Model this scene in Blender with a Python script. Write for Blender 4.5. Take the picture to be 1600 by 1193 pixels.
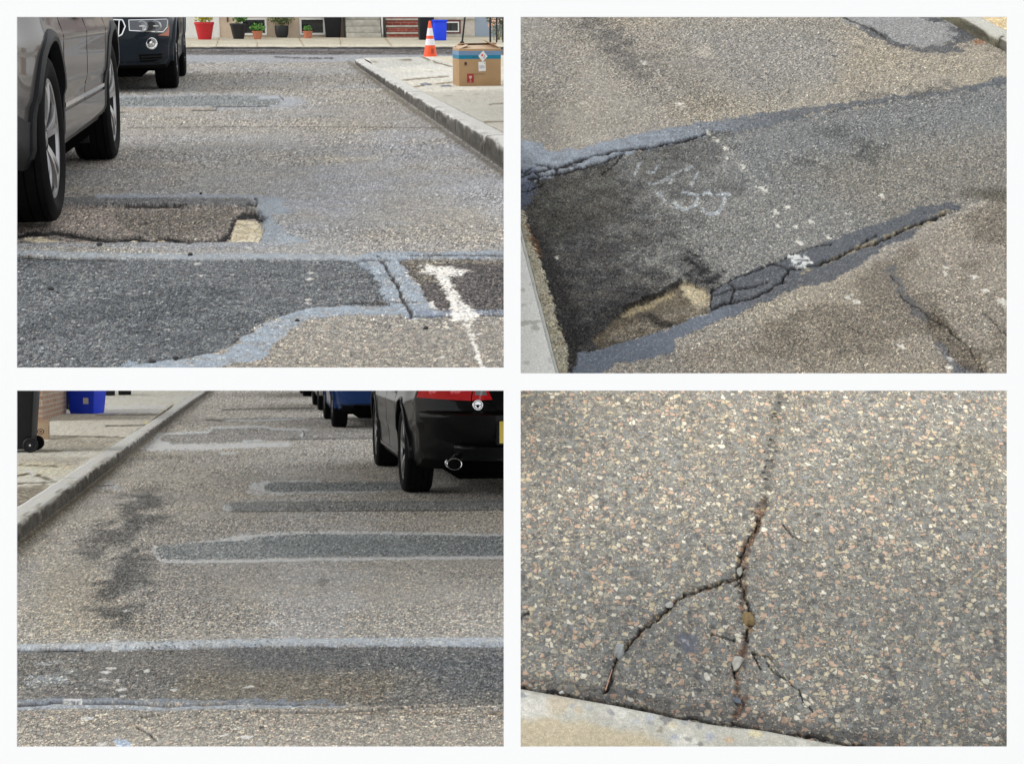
import bpy, bmesh, math, random
import numpy as np
from mathutils import Matrix, Vector
R = math.radians
random.seed(7)
for o in list(bpy.data.objects): bpy.data.objects.remove(o)
scn = bpy.context.scene
COL = scn.collection

# ------------------------------------------------------------------ camera, world, sun, exposure
F = 2400.0; CX, CY = 800.0, 596.5            # focal length and centre in photograph pixels
CAMH = 0.95
PITCH = math.atan(CY/F)
cam = bpy.data.cameras.new('camera'); co = bpy.data.objects.new('camera', cam); COL.objects.link(co)
cam.sensor_width = 36.0; cam.lens = 36.0*F/1600.0
cam.clip_start = 0.05; cam.clip_end = 500
co.location = (0, 0, CAMH); co.rotation_euler = (R(90)-PITCH, 0, 0)
scn.camera = co
SUN_EL, SUN_AZ = R(36), R(-105)              # azimuth measured from +Y towards +X
w = bpy.data.worlds.new('World'); scn.world = w; w.use_nodes = True
nt = w.node_tree; nt.nodes.clear()
def wn(t, **k):
    n = nt.nodes.new(t)
    for a, b in k.items(): setattr(n, a, b)
    return n
out = wn('ShaderNodeOutputWorld'); bg = wn('ShaderNodeBackground'); bg2 = wn('ShaderNodeBackground'); add = wn('ShaderNodeAddShader')
sky = wn('ShaderNodeTexSky', sky_type='NISHITA'); sky.sun_disc = False; sky.sun_elevation = SUN_EL; sky.sun_rotation = SUN_AZ
tc = wn('ShaderNodeTexCoord'); sep = wn('ShaderNodeSeparateXYZ'); ramp = wn('ShaderNodeValToRGB'); mr = wn('ShaderNodeMapRange')
noi = wn('ShaderNodeTexNoise'); noi.inputs['Scale'].default_value = 1.6; noi.inputs['Detail'].default_value = 5
mx = wn('ShaderNodeMixRGB', blend_type='MULTIPLY'); mx.inputs[0].default_value = .2
nt.links.new(tc.outputs['Generated'], sep.inputs[0]); nt.links.new(sep.outputs[2], mr.inputs[0])
mr.inputs[1].default_value = -1; mr.inputs[2].default_value = 1
nt.links.new(mr.outputs[0], ramp.inputs[0])
e = ramp.color_ramp.elements
e[0].position = 0.0; e[0].color = (.78, .78, .77, 1); e[1].position = 1.0; e[1].color = (.9, .91, .92, 1)
k = ramp.color_ramp.elements.new(.44); k.color = (.86, .86, .85, 1)
k = ramp.color_ramp.elements.new(.56); k.color = (1.0, 1.0, 1.0, 1)
nt.links.new(tc.outputs['Generated'], noi.inputs['Vector'])
nt.links.new(ramp.outputs[0], mx.inputs[1]); nt.links.new(noi.outputs['Fac'], mx.inputs[2])
nt.links.new(sky.outputs[0], bg.inputs[0]); bg.inputs[1].default_value = .02
nt.links.new(mx.outputs[0], bg2.inputs[0]); bg2.inputs[1].default_value = 1.0
nt.links.new(bg.outputs[0], add.inputs[0]); nt.links.new(bg2.outputs[0], add.inputs[1]); nt.links.new(add.outputs[0], out.inputs[0])
sl = bpy.data.lights.new('sun', 'SUN'); sl.energy = 1.3; sl.angle = R(30); sl.color = (1, .985, .96)
so = bpy.data.objects.new('sun', sl); COL.objects.link(so)
sd = Vector((math.sin(SUN_AZ)*math.cos(SUN_EL), math.cos(SUN_AZ)*math.cos(SUN_EL), math.sin(SUN_EL)))
so.rotation_euler = sd.to_track_quat('Z', 'Y').to_euler()
vs = scn.view_settings; vs.view_transform = 'Standard'; vs.look = 'None'; vs.exposure = 0.25; vs.gamma = 1
scn.render.engine = 'CYCLES'

# ------------------------------------------------------------------ the four places: each a street on its own slope
class Place:
    def __init__(s, H, h, vpx):
        s.H, s.h = H, h
        s.a = math.atan((CY-H)/F)                        # camera pitch below this street's own horizon
        xv, yv = (vpx-CX)/F, (CY-H)/F
        fw = math.cos(s.a)+math.sin(s.a)*yv
        s.yaw = -math.atan2(xv, fw)                      # street direction turned to the left
        s.M = (Matrix.Translation((0, 0, CAMH)) @ Matrix.Rotation(s.a-PITCH, 4, 'X') @
               Matrix.Translation((0, 0, -h)) @ Matrix.Rotation(s.yaw, 4, 'Z'))
    def loc(s, px, py, z=0.0):                           # pixel -> street coordinates on height z
        px = np.asarray(px, float); py = np.asarray(py, float)
        x = (px-CX)/F; y = (CY-py)/F
        Y = math.cos(s.a)+math.sin(s.a)*y; Z = -math.sin(s.a)+math.cos(s.a)*y
        t = (s.h-z)/(-Z); X = x*t; Y = Y*t
        c, n = math.cos(-s.yaw), math.sin(-s.yaw)
        return c*X-n*Y, n*X+c*Y
    def pix(s, X, Y, Z):
        c, n = math.cos(s.yaw), math.sin(s.yaw)
        x, y = c*X-n*Y, n*X+c*Y; z = Z-s.h
        fw = math.cos(s.a)*y-math.sin(s.a)*z; up = math.sin(s.a)*y+math.cos(s.a)*z
        return CX+F*x/fw, CY-F*up/fw
P1 = Place(0.0, 0.95, 411)
P2 = Place(-1000.0, 4.0, 800)
P3 = Place(550.0, 1.10, 404)
P4 = Place(-1500.0, 2.9, 800)

# ------------------------------------------------------------------ noise and masks (numpy)
def _h(ix, iy, s):
    n = (ix.astype(np.int64)*374761393 + iy.astype(np.int64)*668265263 + s*1442695041) & 0xffffffff
    n = ((n ^ (n >> 13))*1274126177) & 0xffffffff
    return ((n ^ (n >> 16)) & 0xffff)/65535.0
def vn(x, y, s=0):
    ix, iy = np.floor(x), np.floor(y); fx, fy = x-ix, y-iy
    fx = fx*fx*(3-2*fx); fy = fy*fy*(3-2*fy)
    a, b, c, d = _h(ix, iy, s), _h(ix+1, iy, s), _h(ix, iy+1, s), _h(ix+1, iy+1, s)
    return (a*(1-fx)+b*fx)*(1-fy)+(c*(1-fx)+d*fx)*fy
def fbm(x, y, s=0, o=4):
    r = 0; a = .5; t = 0
    for i in range(o):
        r = r+a*vn(x, y, s+i*17); t += a; a *= .55; x = x*2.03+7.1; y = y*2.03+3.7
    return r/t
def rough(x, y, s=0, o=6):
    r = 0; a = .5; t = 0
    for i in range(o):
        r = r+a*vn(x, y, s+i*17); t += a; a *= .66; x = x*2.03+7.1; y = y*2.03+3.7
    return r/t
def sm(v, a, b):
    t = np.clip((v-a)/(b-a), 0, 1); return t*t*(3-2*t)
def sdpoly(x, y, pts):                                   # signed distance in pixels, negative inside
    d = np.full(x.shape, 1e9); ins = np.zeros(x.shape, bool); n = len(pts)
    for i in range(n):
        x0, y0 = pts[i]; x1, y1 = pts[(i+1) % n]
        ex, ey = x1-x0, y1-y0; L = ex*ex+ey*ey+1e-9
        t = np.clip(((x-x0)*ex+(y-y0)*ey)/L, 0, 1)
        d = np.minimum(d, np.hypot(x-x0-t*ex, y-y0-t*ey))
        c = (y0 > y) != (y1 > y)
        with np.errstate(divide='ignore', invalid='ignore'):
            ins ^= c & (x < (x1-x0)*(y-y0)/(y1-y0+1e-12)+x0)
    return np.where(ins, -d, d)
def dline(x, y, pts):                                    # distance to a polyline, and position 0..1 along it
    d = np.full(x.shape, 1e9); u = np.zeros(x.shape); n = len(pts)-1
    for i in range(n):
        x0, y0 = pts[i]; x1, y1 = pts[i+1]
        ex, ey = x1-x0, y1-y0; L = ex*ex+ey*ey+1e-9
        t = np.clip(((x-x0)*ex+(y-y0)*ey)/L, 0, 1)
        q = np.hypot(x-x0-t*ex, y-y0-t*ey); m = q < d
        d = np.where(m, q, d); u = np.where(m, (i+t)/n, u)
    return d, u
def lin(c):
    c = np.array(c, float)/255.0
    return np.where(c <= .04045, c/12.92, ((c+.055)/1.055)**2.4)

class Paint:
    """colour and wear fields evaluated at the vertices of one ground sheet"""
    def __init__(s, px, py, mx_, my_, gain, sq=1.0):
        s.x, s.y, s.gain = px, py, gain
        s.mx, s.my = mx_, my_                            # metric coordinates (noise lives on the ground)
        n = px.size
        s.c = np.zeros((n, 3)); s.grain = np.ones(n); s.gloss = np.zeros(n); s.pit = np.zeros(n); s.dz = np.zeros(n)
        s.sq = sq                                        # vertical squash of raggedness
    def nz(s, sc, seed=0, o=4): return fbm(s.mx*sc, s.my*sc, seed, o)
    def cached(s, key, fn):
        if not hasattr(s, 'cache'): s.cache = {}
        if key not in s.cache: s.cache[key] = fn()
        return s.cache[key]
    def warp(s, amp, sc, seed, I):
        sc = sc*1.6
        a, b = s.cached(('w', sc, seed), lambda: (rough(s.mx*sc, s.my*sc, seed)-.5, rough(s.mx*sc+31, s.my*sc+11, seed+5)-.5))
        return s.x[I]+a[I]*amp*3.4, s.y[I]+b[I]*amp*3.4*s.sq
    def region(s, pts, m):
        q = np.array(pts, float); a, b = q.min(0)-m, q.max(0)+m
        return np.nonzero((s.x > a[0]) & (s.x < b[0]) & (s.y > a[1]) & (s.y < b[1]))[0]
    def poly(s, pts, soft=1.5, rag=3, sc=9.0, seed=3, gaps=0):
        r = np.zeros_like(s.x); I = s.region(pts, soft+rag*2+2)
        if len(I) == 0: return r
        x, y = s.warp(rag, sc, seed, I); k = 3.2 if 2 <= soft <= 4 else 1; m0 = 1-sm(sdpoly(x, y, pts), -soft*.6*k, soft*.6*k)
        r[I] = m0 if k == 1 else sm(m0+(s.holes()[I]-.5)*9*m0*(1-m0), .3, .7)
        if gaps: r *= sm(s.holes(), gaps-.06, gaps+.06)
        return r
    def holes(s): return s.cached('holes', lambda: rough(s.mx*26+5, s.my*26+9, 77))
    def line(s, pts, wd, soft=1.2, rag=2, sc=9.0, seed=3, w2=None, gaps=0):
        r = np.zeros_like(s.x); I = s.region(pts, soft+rag*2+2+max(wd, w2 or 0)*.5)
        if len(I) == 0: return r
        x, y = s.warp(rag, sc, seed, I); d, u = dline(x, y, pts)
        ww = wd if w2 is None else wd+(w2-wd)*u
        if wd < 4: ww = ww*(.45+.95*s.cached('wv', lambda: rough(s.mx*30+1, s.my*30+2, 55))[I]*1.15)
        r[I] = 1-sm(d, ww*.5-soft*.3, ww*.5+soft)
        if gaps: n = s.cached(('g', sc, seed), lambda: fbm(s.mx*sc*2, s.my*sc*2, seed+9, 5)); r[I] *= sm(n[I], gaps-.1, gaps+.08)
        return r
    def lay(s, col, m, grain=None, gloss=None, pit=None, dz=None):
        c = lin(col)*s.gain; m = np.clip(m, 0, 1)
        if gloss is not None and gloss > .3: m = m*(.58+.42*sm(s.holes(), .38, .58))   # sealant worn thin in places
        s.c = s.c*(1-m[:, None])+c[None, :]*m[:, None]
        for nm, v in (('grain', grain), ('gloss', gloss), ('pit', pit)):
            if v is not None: a = getattr(s, nm); setattr(s, nm, a*(1-m)+v*m)
        if dz is not None: s.dz = s.dz*(1-m)+dz*m
    def speck(s, amt, dark=.07, lite=.04):               # single chips and pits, one per surface point
        s.mott(24, .13, 67); s.mott(2.3, .05, 68); s.grain = s.grain*(.72+.56*sm(s.nz(1.7, 66), .3, .7)); r = np.random.default_rng(5); n = len(s.x); g = np.clip(s.grain, 0, 1.3); v = 1+(r.random(n)-.5)*2*amt*g
        q = r.random(n); v = np.where(q < dark, v*(1-.6*np.minimum(g, 1)), v); v = np.where(q > 1-lite, v*(1+.7*g), v); s.c = s.c*v[:, None]
    def mott(s, sc, amt, seed, tint=(1, 1, 1), o=4):     # broad worn mottling
        f = (s.nz(sc, seed, o)-.5)*2*amt
        s.c = s.c*(1+f[:, None]*np.array(tint)[None, :])

# ------------------------------------------------------------------ materials
def newmat(name):
    m = bpy.data.materials.new(name); m.use_nodes = True
    return m, m.node_tree, m.node_tree.nodes['Principled BSDF']
def mat(name, col, rough=.6, metal=0., spec=.5, coat=0., noise=0., nscale=30., bump=0., alpha=1., trans=0., emis=None):
    m, t, b = newmat(name)
    c = tuple(col)+(1,)
    b.inputs['Base Color'].default_value = c; b.inputs['Roughness'].default_value = rough
    b.inputs['Metallic'].default_value = metal; b.inputs['Specular IOR Level'].default_value = spec
    b.inputs['Coat Weight'].default_value = coat; b.inputs['Coat Roughness'].default_value = .04
    b.inputs['Transmission Weight'].default_value = trans
    if noise or bump:
        tcn = t.nodes.new('ShaderNodeTexCoord'); n = t.nodes.new('ShaderNodeTexNoise')
        n.inputs['Scale'].default_value = nscale; n.inputs['Detail'].default_value = 6
        t.links.new(tcn.outputs['Object'], n.inputs['Vector'])
        if noise:
            r_ = t.nodes.new('ShaderNodeMapRange'); r_.inputs[1].default_value = .25; r_.inputs[2].default_value = .75
            r_.inputs[3].default_value = 1-noise; r_.inputs[4].default_value = 1+noise
            mm = t.nodes.new('ShaderNodeVectorMath'); mm.operation = 'SCALE'; mm.inputs[0].default_value = col
            t.links.new(n.outputs['Fac'], r_.inputs[0]); t.links.new(r_.outputs[0], mm.inputs['Scale'])
            t.links.new(mm.outputs[0], b.inputs['Base Color'])
        if bump:
            bp = t.nodes.new('ShaderNodeBump'); bp.inputs['Strength'].default_value = bump; bp.inputs['Distance'].default_value = .01
            t.links.new(n.outputs['Fac'], bp.inputs['Height']); t.links.new(bp.outputs[0], b.inputs['Normal'])
    return m

def ground_mat(name, sbig, ssmall, pal, amt=1.0, pbig=.5, matrix=.72, bump=.5, fine=260., psmall=.5, fa=.95, str_=1.0):
    """aggregate in binder: two sizes of angular chips over a dark matrix, tinted by the painted base colour"""
    m, t, b = newmat(name); L = t.links.new
    def N(ty, **kw):
        n = t.nodes.new(ty)
        for a, v in kw.items(): setattr(n, a, v)
        return n
    def math_(op, a, b_=None, c_=None):
        n = N('ShaderNodeMath', operation=op)
        for i, v in enumerate((a, b_, c_)):
            if v is None: continue
            if isinstance(v, (int, float)): n.inputs[i].default_value = v
            else: L(v, n.inputs[i])
        return n.outputs[0]
    def rng(v, a, b_, c_, d_, smooth=True):
        n = N('ShaderNodeMapRange'); n.interpolation_type = 'SMOOTHSTEP' if smooth else 'LINEAR'
        L(v, n.inputs[0])
        for i, q in enumerate((a, b_, c_, d_)): n.inputs[i+1].default_value = q
        return n.outputs[0]
    tcn = N('ShaderNodeTexCoord')
    wnz = N('ShaderNodeTexNoise', noise_dimensions='2D'); wnz.inputs['Scale'].default_value = sbig*1.7; wnz.inputs['Detail'].default_value = 2
    ob_ = N('ShaderNodeVectorMath', operation='MULTIPLY'); sx_ = N('ShaderNodeSeparateXYZ'); cx_ = N('ShaderNodeCombineXYZ'); L(tcn.outputs['Object'], sx_.inputs[0]); L(math_('ADD', sx_.outputs[0], math_('MULTIPLY', sx_.outputs[2], .9)), cx_.inputs[0]); L(math_('ADD', sx_.outputs[1], math_('MULTIPLY', sx_.outputs[2], .35)), cx_.inputs[1]); L(cx_.outputs[0], ob_.inputs[0]); ob_.inputs[1].default_value = (1, str_, 1); OB = ob_.outputs[0]
    L(OB, wnz.inputs['Vector'])
    vs_ = N('ShaderNodeVectorMath', operation='SUBTRACT'); L(wnz.outputs['Color'], vs_.inputs[0]); vs_.inputs[1].default_value = (.5, .5, .5)
    vm = N('ShaderNodeVectorMath', operation='SCALE'); L(vs_.outputs[0], vm.inputs[0]); vm.inputs['Scale'].default_value = .55/sbig
    va = N('ShaderNodeVectorMath', operation='ADD'); L(OB, va.inputs[0]); L(vm.outputs[0], va.inputs[1])
    vec = va.outputs[0]
    at = N('ShaderNodeAttribute', attribute_name='base'); ag = N('ShaderNodeAttribute', attribute_name='wear')
    sp = N('ShaderNodeSeparateColor'); L(ag.outputs['Color'], sp.inputs[0])
    grain, gloss, pit = sp.outputs[0], sp.outputs[1], sp.outputs[2]
    def chips(scale, p, seed):
        mp = N('ShaderNodeVectorMath', operation='ADD'); L(vec, mp.inputs[0]); mp.inputs[1].default_value = (seed, seed*.7, 0)
        e_ = N('ShaderNodeTexVoronoi', voronoi_dimensions='2D', feature='DISTANCE_TO_EDGE'); e_.inputs['Scale'].default_value = scale
        f_ = N('ShaderNodeTexVoronoi', voronoi_dimensions='2D', feature='F1'); f_.inputs['Scale'].default_value = scale
        L(mp.outputs[0], e_.inputs['Vector']); L(mp.outputs[0], f_.inputs['Vector'])
        s_ = N('ShaderNodeSeparateColor'); L(f_.outputs['Color'], s_.inputs[0])
        thr = rng(s_.outputs[2], 0, 1, .03, .2, False)
        df = math_('SUBTRACT', e_.outputs['Distance'], thr)
        edge = rng(df, 0, .05, 0, 1)
        pick = math_('LESS_THAN', s_.outputs[0], p)
        return math_('MULTIPLY', edge, pick), s_.outputs[1], edge
    mb, rb, eb = chips(sbig, pbig, 0.0)
    ms, rs, es = chips(ssmall, psmall, 13.1)
    def palette(r):
        c = N('ShaderNodeValToRGB'); c.color_ramp.interpolation = 'CONSTANT'; el = c.color_ramp.elements
        n_ = len(pal)
        for i, (pos, cc) in enumerate(pal):
            q = el[i] if i < 2 else el.new(pos)
            q.position = pos; q.color = tuple(cc)+(1,)
        L(r, c.inputs[0]); return c.outputs[0]
    fn = N('ShaderNodeTexNoise', noise_dimensions='2D'); fn.inputs['Scale'].default_value = fine; fn.inputs['Detail'].default_value = 3; fn.inputs['Roughness'].default_value = .7
    L(OB, fn.inputs['Vector'])
    fv = rng(fn.outputs['Fac'], .33, .67, matrix*(1-fa), matrix*(1+fa), False)
    def mixc(f, a, b_, ty='MIX'):
        n = N('ShaderNodeMixRGB', blend_type=ty)
        for i, v in enumerate((f, a, b_)):
            if isinstance(v, (int, float)): n.inputs[i].default_value = v
            elif isinstance(v, tuple): n.inputs[i].default_value = v
            else: L(v, n.inputs[i])
        return n.outputs[0]
    cg = N('ShaderNodeTexNoise', noise_dimensions='2D'); cg.inputs['Scale'].default_value = sbig*.55; cg.inputs['Detail'].default_value = 3; cg.inputs['Roughness'].default_value = .75
    L(OB, cg.inputs['Vector'])
    mult = mixc(ms, fv, palette(rs)); mult = mixc(mb, mult, palette(rb))
    sc_ = N('ShaderNodeVectorMath', operation='SCALE'); L(mult, sc_.inputs[0]); L(rng(cg.outputs['Fac'], .3, .7, 1-fa*.32, 1+fa*.32, False), sc_.inputs['Scale']); mult = sc_.outputs[0]
    ga = math_('MULTIPLY', grain, amt)
    n1 = N('ShaderNodeMixRGB'); L(ga, n1.inputs[0]); n1.inputs[1].default_value = (1, 1, 1, 1); L(mult, n1.inputs[2])
    # dark pits where the surface has ravelled, their shade put into the colour
    pv = N('ShaderNodeTexVoronoi', voronoi_dimensions='2D', feature='F1'); pv.inputs['Scale'].default_value = sbig*1.15; L(vec, pv.inputs['Vector'])
    psx = N('ShaderNodeSeparateColor'); L(pv.outputs['Color'], psx.inputs[0])
    pm = math_('MULTIPLY', math_('LESS_THAN', psx.outputs[1], pit), rng(pv.outputs['Distance'], .35, .6, 1, 0))
    n2 = mixc(math_('MULTIPLY', pm, .72), n1.outputs[0], (.12, .12, .13, 1))
    fin = mixc(1.0, at.outputs['Color'], n2, 'MULTIPLY')
    L(fin, b.inputs['Base Color'])
    L(rng(gloss, 0, 1, .93, .5, False), b.inputs['Roughness']); L(rng(gloss, 0, 1, .12, .42, False), b.inputs['Specular IOR Level'])
    hgt = math_('ADD', math_('MULTIPLY', math_('MAXIMUM', mb, math_('MULTIPLY', ms, .6)), 1.0), math_('MULTIPLY', fn.outputs['Fac'], .5))
    hgt = math_('SUBTRACT', hgt, math_('MULTIPLY', pm, 1.0)); hgt = math_('MULTIPLY', hgt, math_('ADD', math_('MULTIPLY', grain, .85), .15))
    bp = N('ShaderNodeBump'); bp.inputs['Strength'].default_value = bump; bp.inputs['Distance'].default_value = .35/sbig
    L(hgt, bp.inputs['Height']); L(bp.outputs[0], b.inputs['Normal'])
    return m

PAL = [(0, (1.8, 1.7, 1.5)), (.12, (1.45, 1.40, 1.32)), (.3, (1.15, 1.15, 1.15)), (.5, (.75, .78, .82)), (.66, (1.5, 1.25, 1.12)), (.76, (.5, .53, .58)), (.9, (2.3, 2.2, 2.0))]
PAL4 = [(0, (2.3, 2.05, 1.6)), (.14, (1.5, 1.45, 1.3)), (.34, (1.1, 1.15, 1.15)), (.52, (2.15, 1.6, 1.3)), (.66, (1.0, 1.05, 1.12)), (.8, (.62, .64, .68)), (.9, (2.7, 2.6, 2.35))]
PALC = [(0, (1.08, 1.07, 1.04)), (.3, (.95, .95, .95)), (.6, (1.0, 1.0, 1.0)), (.8, (.85, .84, .83)), (.93, (1.2, 1.18, 1.12))]

# ------------------------------------------------------------------ mesh helpers
def tag(o, label=None, cat=None, group=None, kind=None):
    if label: o['label'] = label
    if cat: o['category'] = cat
    if group: o['group'] = group
    if kind: o['kind'] = kind
    return o
def link(o, parent=None, M=None):
    COL.objects.link(o)
    if M is not None: o.matrix_world = M
    if parent is not None: o.parent = parent
    return o
def empty(name, place, x, y, z=0., rz=0., label=None, cat=None, group=None, tilt=0.):
    o = bpy.data.objects.new(name, None); o.empty_display_size = .2
    M = place.M @ Matrix.Translation((x, y, z)) @ Matrix.Rotation(rz, 4, 'Z') @ Matrix.Rotation(tilt, 4, 'Y')
    link(o, None, M); return tag(o, label, cat, group)
def grid_mesh(V, nu, nv, flip=False):
    i = np.arange(nv-1)[:, None]*nu+np.arange(nu-1)[None, :]
    f = np.stack([i, i+1, i+1+nu, i+nu], -1).reshape(-1, 4)
    if flip: f = f[:, ::-1]
    return f
def np_mesh(name, V, Fq, smooth=True):
    me = bpy.data.meshes.new(name)
    me.vertices.add(len(V)); me.vertices.foreach_set('co', np.asarray(V, np.float32).ravel())
    me.loops.add(Fq.size); me.loops.foreach_set('vertex_index', Fq.astype(np.int32).ravel())
    me.polygons.add(len(Fq)); me.polygons.foreach_set('loop_start', np.arange(0, Fq.size, Fq.shape[1], dtype=np.int32))
    me.update(calc_edges=True)
    me.polygons.foreach_set('use_smooth', np.full(len(Fq), smooth))
    return me
class MB:
    """collects pieces of ONE part and links them as one mesh object"""
    def __init__(s): s.v = []; s.f = []; s.m = []; s.mi = 0
    def add(s, v, f):
        n = len(s.v); s.v += [tuple(p) for p in v]; s.f += [tuple(i+n for i in q) for q in f]; s.m += [s.mi]*len(f)
    def box(s, x0, y0, z0, x1, y1, z1, taper=None, M=None):
        v = [(x, y, z) for z in (z0, z1) for x, y in ((x0, y0), (x1, y0), (x1, y1), (x0, y1))]
        if taper:                                        # scale of the bottom ring about its centre
            cx, cy = (x0+x1)/2, (y0+y1)/2
            v = [((x-cx)*taper+cx, (y-cy)*taper+cy, z) if z == z0 else (x, y, z) for x, y, z in v]
        if M is not None: v = [M @ Vector(p) for p in v]
        s.add(v, [(0, 3, 2, 1), (4, 5, 6, 7), (0, 1, 5, 4), (1, 2, 6, 5), (2, 3, 7, 6), (3, 0, 4, 7)])
    def tube(s, p0, p1, r0, r1=None, n=10):
        r1 = r0 if r1 is None else r1
        p0, p1 = Vector(p0), Vector(p1); d = (p1-p0).normalized()
        a = d.orthogonal().normalized(); b = d.cross(a)
        v = [p+(a*math.cos(t)+b*math.sin(t))*r for p, r in ((p0, r0), (p1, r1)) for t in [2*math.pi*i/n for i in range(n)]]
        f = [(i, (i+1) % n, (i+1) % n+n, i+n) for i in range(n)]+[tuple(range(n-1, -1, -1)), tuple(range(n, 2*n))]
        s.add(v, f)
    def lathe(s, prof, n=32, axis='Z', c=(0, 0, 0), close=False):
        v = []
        for i in range(n):
            t = 2*math.pi*i/n
            for r, h in prof:
                if axis == 'Z': v.append((c[0]+r*math.cos(t), c[1]+r*math.sin(t), c[2]+h))
                else: v.append((c[0]+r*math.cos(t), c[1]+h, c[2]+r*math.sin(t)))
        k = len(prof); f = []
        for i in range(n):
            for j in range(k-1 if not close else k):
                a, b = i*k+j, i*k+(j+1) % k; c2, d2 = ((i+1) % n)*k+(j+1) % k, ((i+1) % n)*k+j
                f.append((a, b, c2, d2) if axis != 'Z' else (a, d2, c2, b))
        s.add(v, f)
    def build(s, name, m, parent=None, M=None, bevel=0., smooth=None, seg=2, ang=35):
        me = bpy.data.meshes.new(name); me.from_pydata(s.v, [], s.f)
        ms = m if isinstance(m, (list, tuple)) else [m]
        for q in ms: me.materials.append(q)
        if len(ms) > 1: me.polygons.foreach_set('material_index', s.m)
        o = bpy.data.objects.new(name, me); link(o, parent, M)
        me.update()
        if bevel:
            bm = bmesh.new(); bm.from_mesh(me)
            es = [e_ for e_ in bm.edges if len(e_.link_faces) == 2 and e_.calc_face_angle(0) > R(30)]
            bmesh.ops.bevel(bm, geom=es, offset=bevel, segments=seg, affect='EDGES', profile=.5, clamp_overlap=True)
            bm.to_mesh(me); bm.free()
        if smooth or bevel:
            me.polygons.foreach_set('use_smooth', [True]*len(me.polygons)); me.set_sharp_from_angle(angle=R(ang))
        me.update()
        return o

def sheet(name, place, xs, ys, paint, m, gain, z=0., sq=.35):
    """ground surface: dense where the street is near, relief and wear from `paint`"""
    PX, PY = np.meshgrid(xs, ys); PX = PX.ravel(); PY = PY.ravel()
    X, Y = place.loc(PX, PY, z)
    p = Paint(PX, PY, X, Y, gain, sq); paint(p)
    V = np.stack([X, Y, z+p.dz], -1)
    return finish_sheet(name, place, V, len(xs), len(ys), p, m, True)
def finish_sheet(name, place, V, nu, nv, p, m, flip):
    me = np_mesh(name, V, grid_mesh(V, nu, nv, flip))
    a = me.attributes.new('base', 'FLOAT_COLOR', 'POINT'); a.data.foreach_set('color', np.concatenate([np.clip(p.c, .005, .9), np.ones((len(V), 1))], 1).astype(np.float32).ravel())
    a = me.attributes.new('wear', 'FLOAT_COLOR', 'POINT'); a.data.foreach_set('color', np.stack([p.grain, p.gloss, p.pit, np.ones(len(V))], 1).astype(np.float32).ravel())
    me.materials.append(m); me.update()
    o = bpy.data.objects.new(name, me); link(o, None, place.M); o['kind'] = 'structure'
    return o
def axis_pts(lo, a, b, hi, step, coarse=40):
    l = list(np.arange(lo, a, coarse)) if lo < a else []
    r = list(np.arange(b+coarse, hi, coarse))+[hi] if hi > b else []
    return np.array(l+list(np.arange(a, b+step*.5, step))+r)
# ================================================================== GROUND
G1, G2, G3, G4 = 1.03, .96, 1.85, 1.04  # third street's gain is raised to make up for shade from above
ST = 1.55
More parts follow.
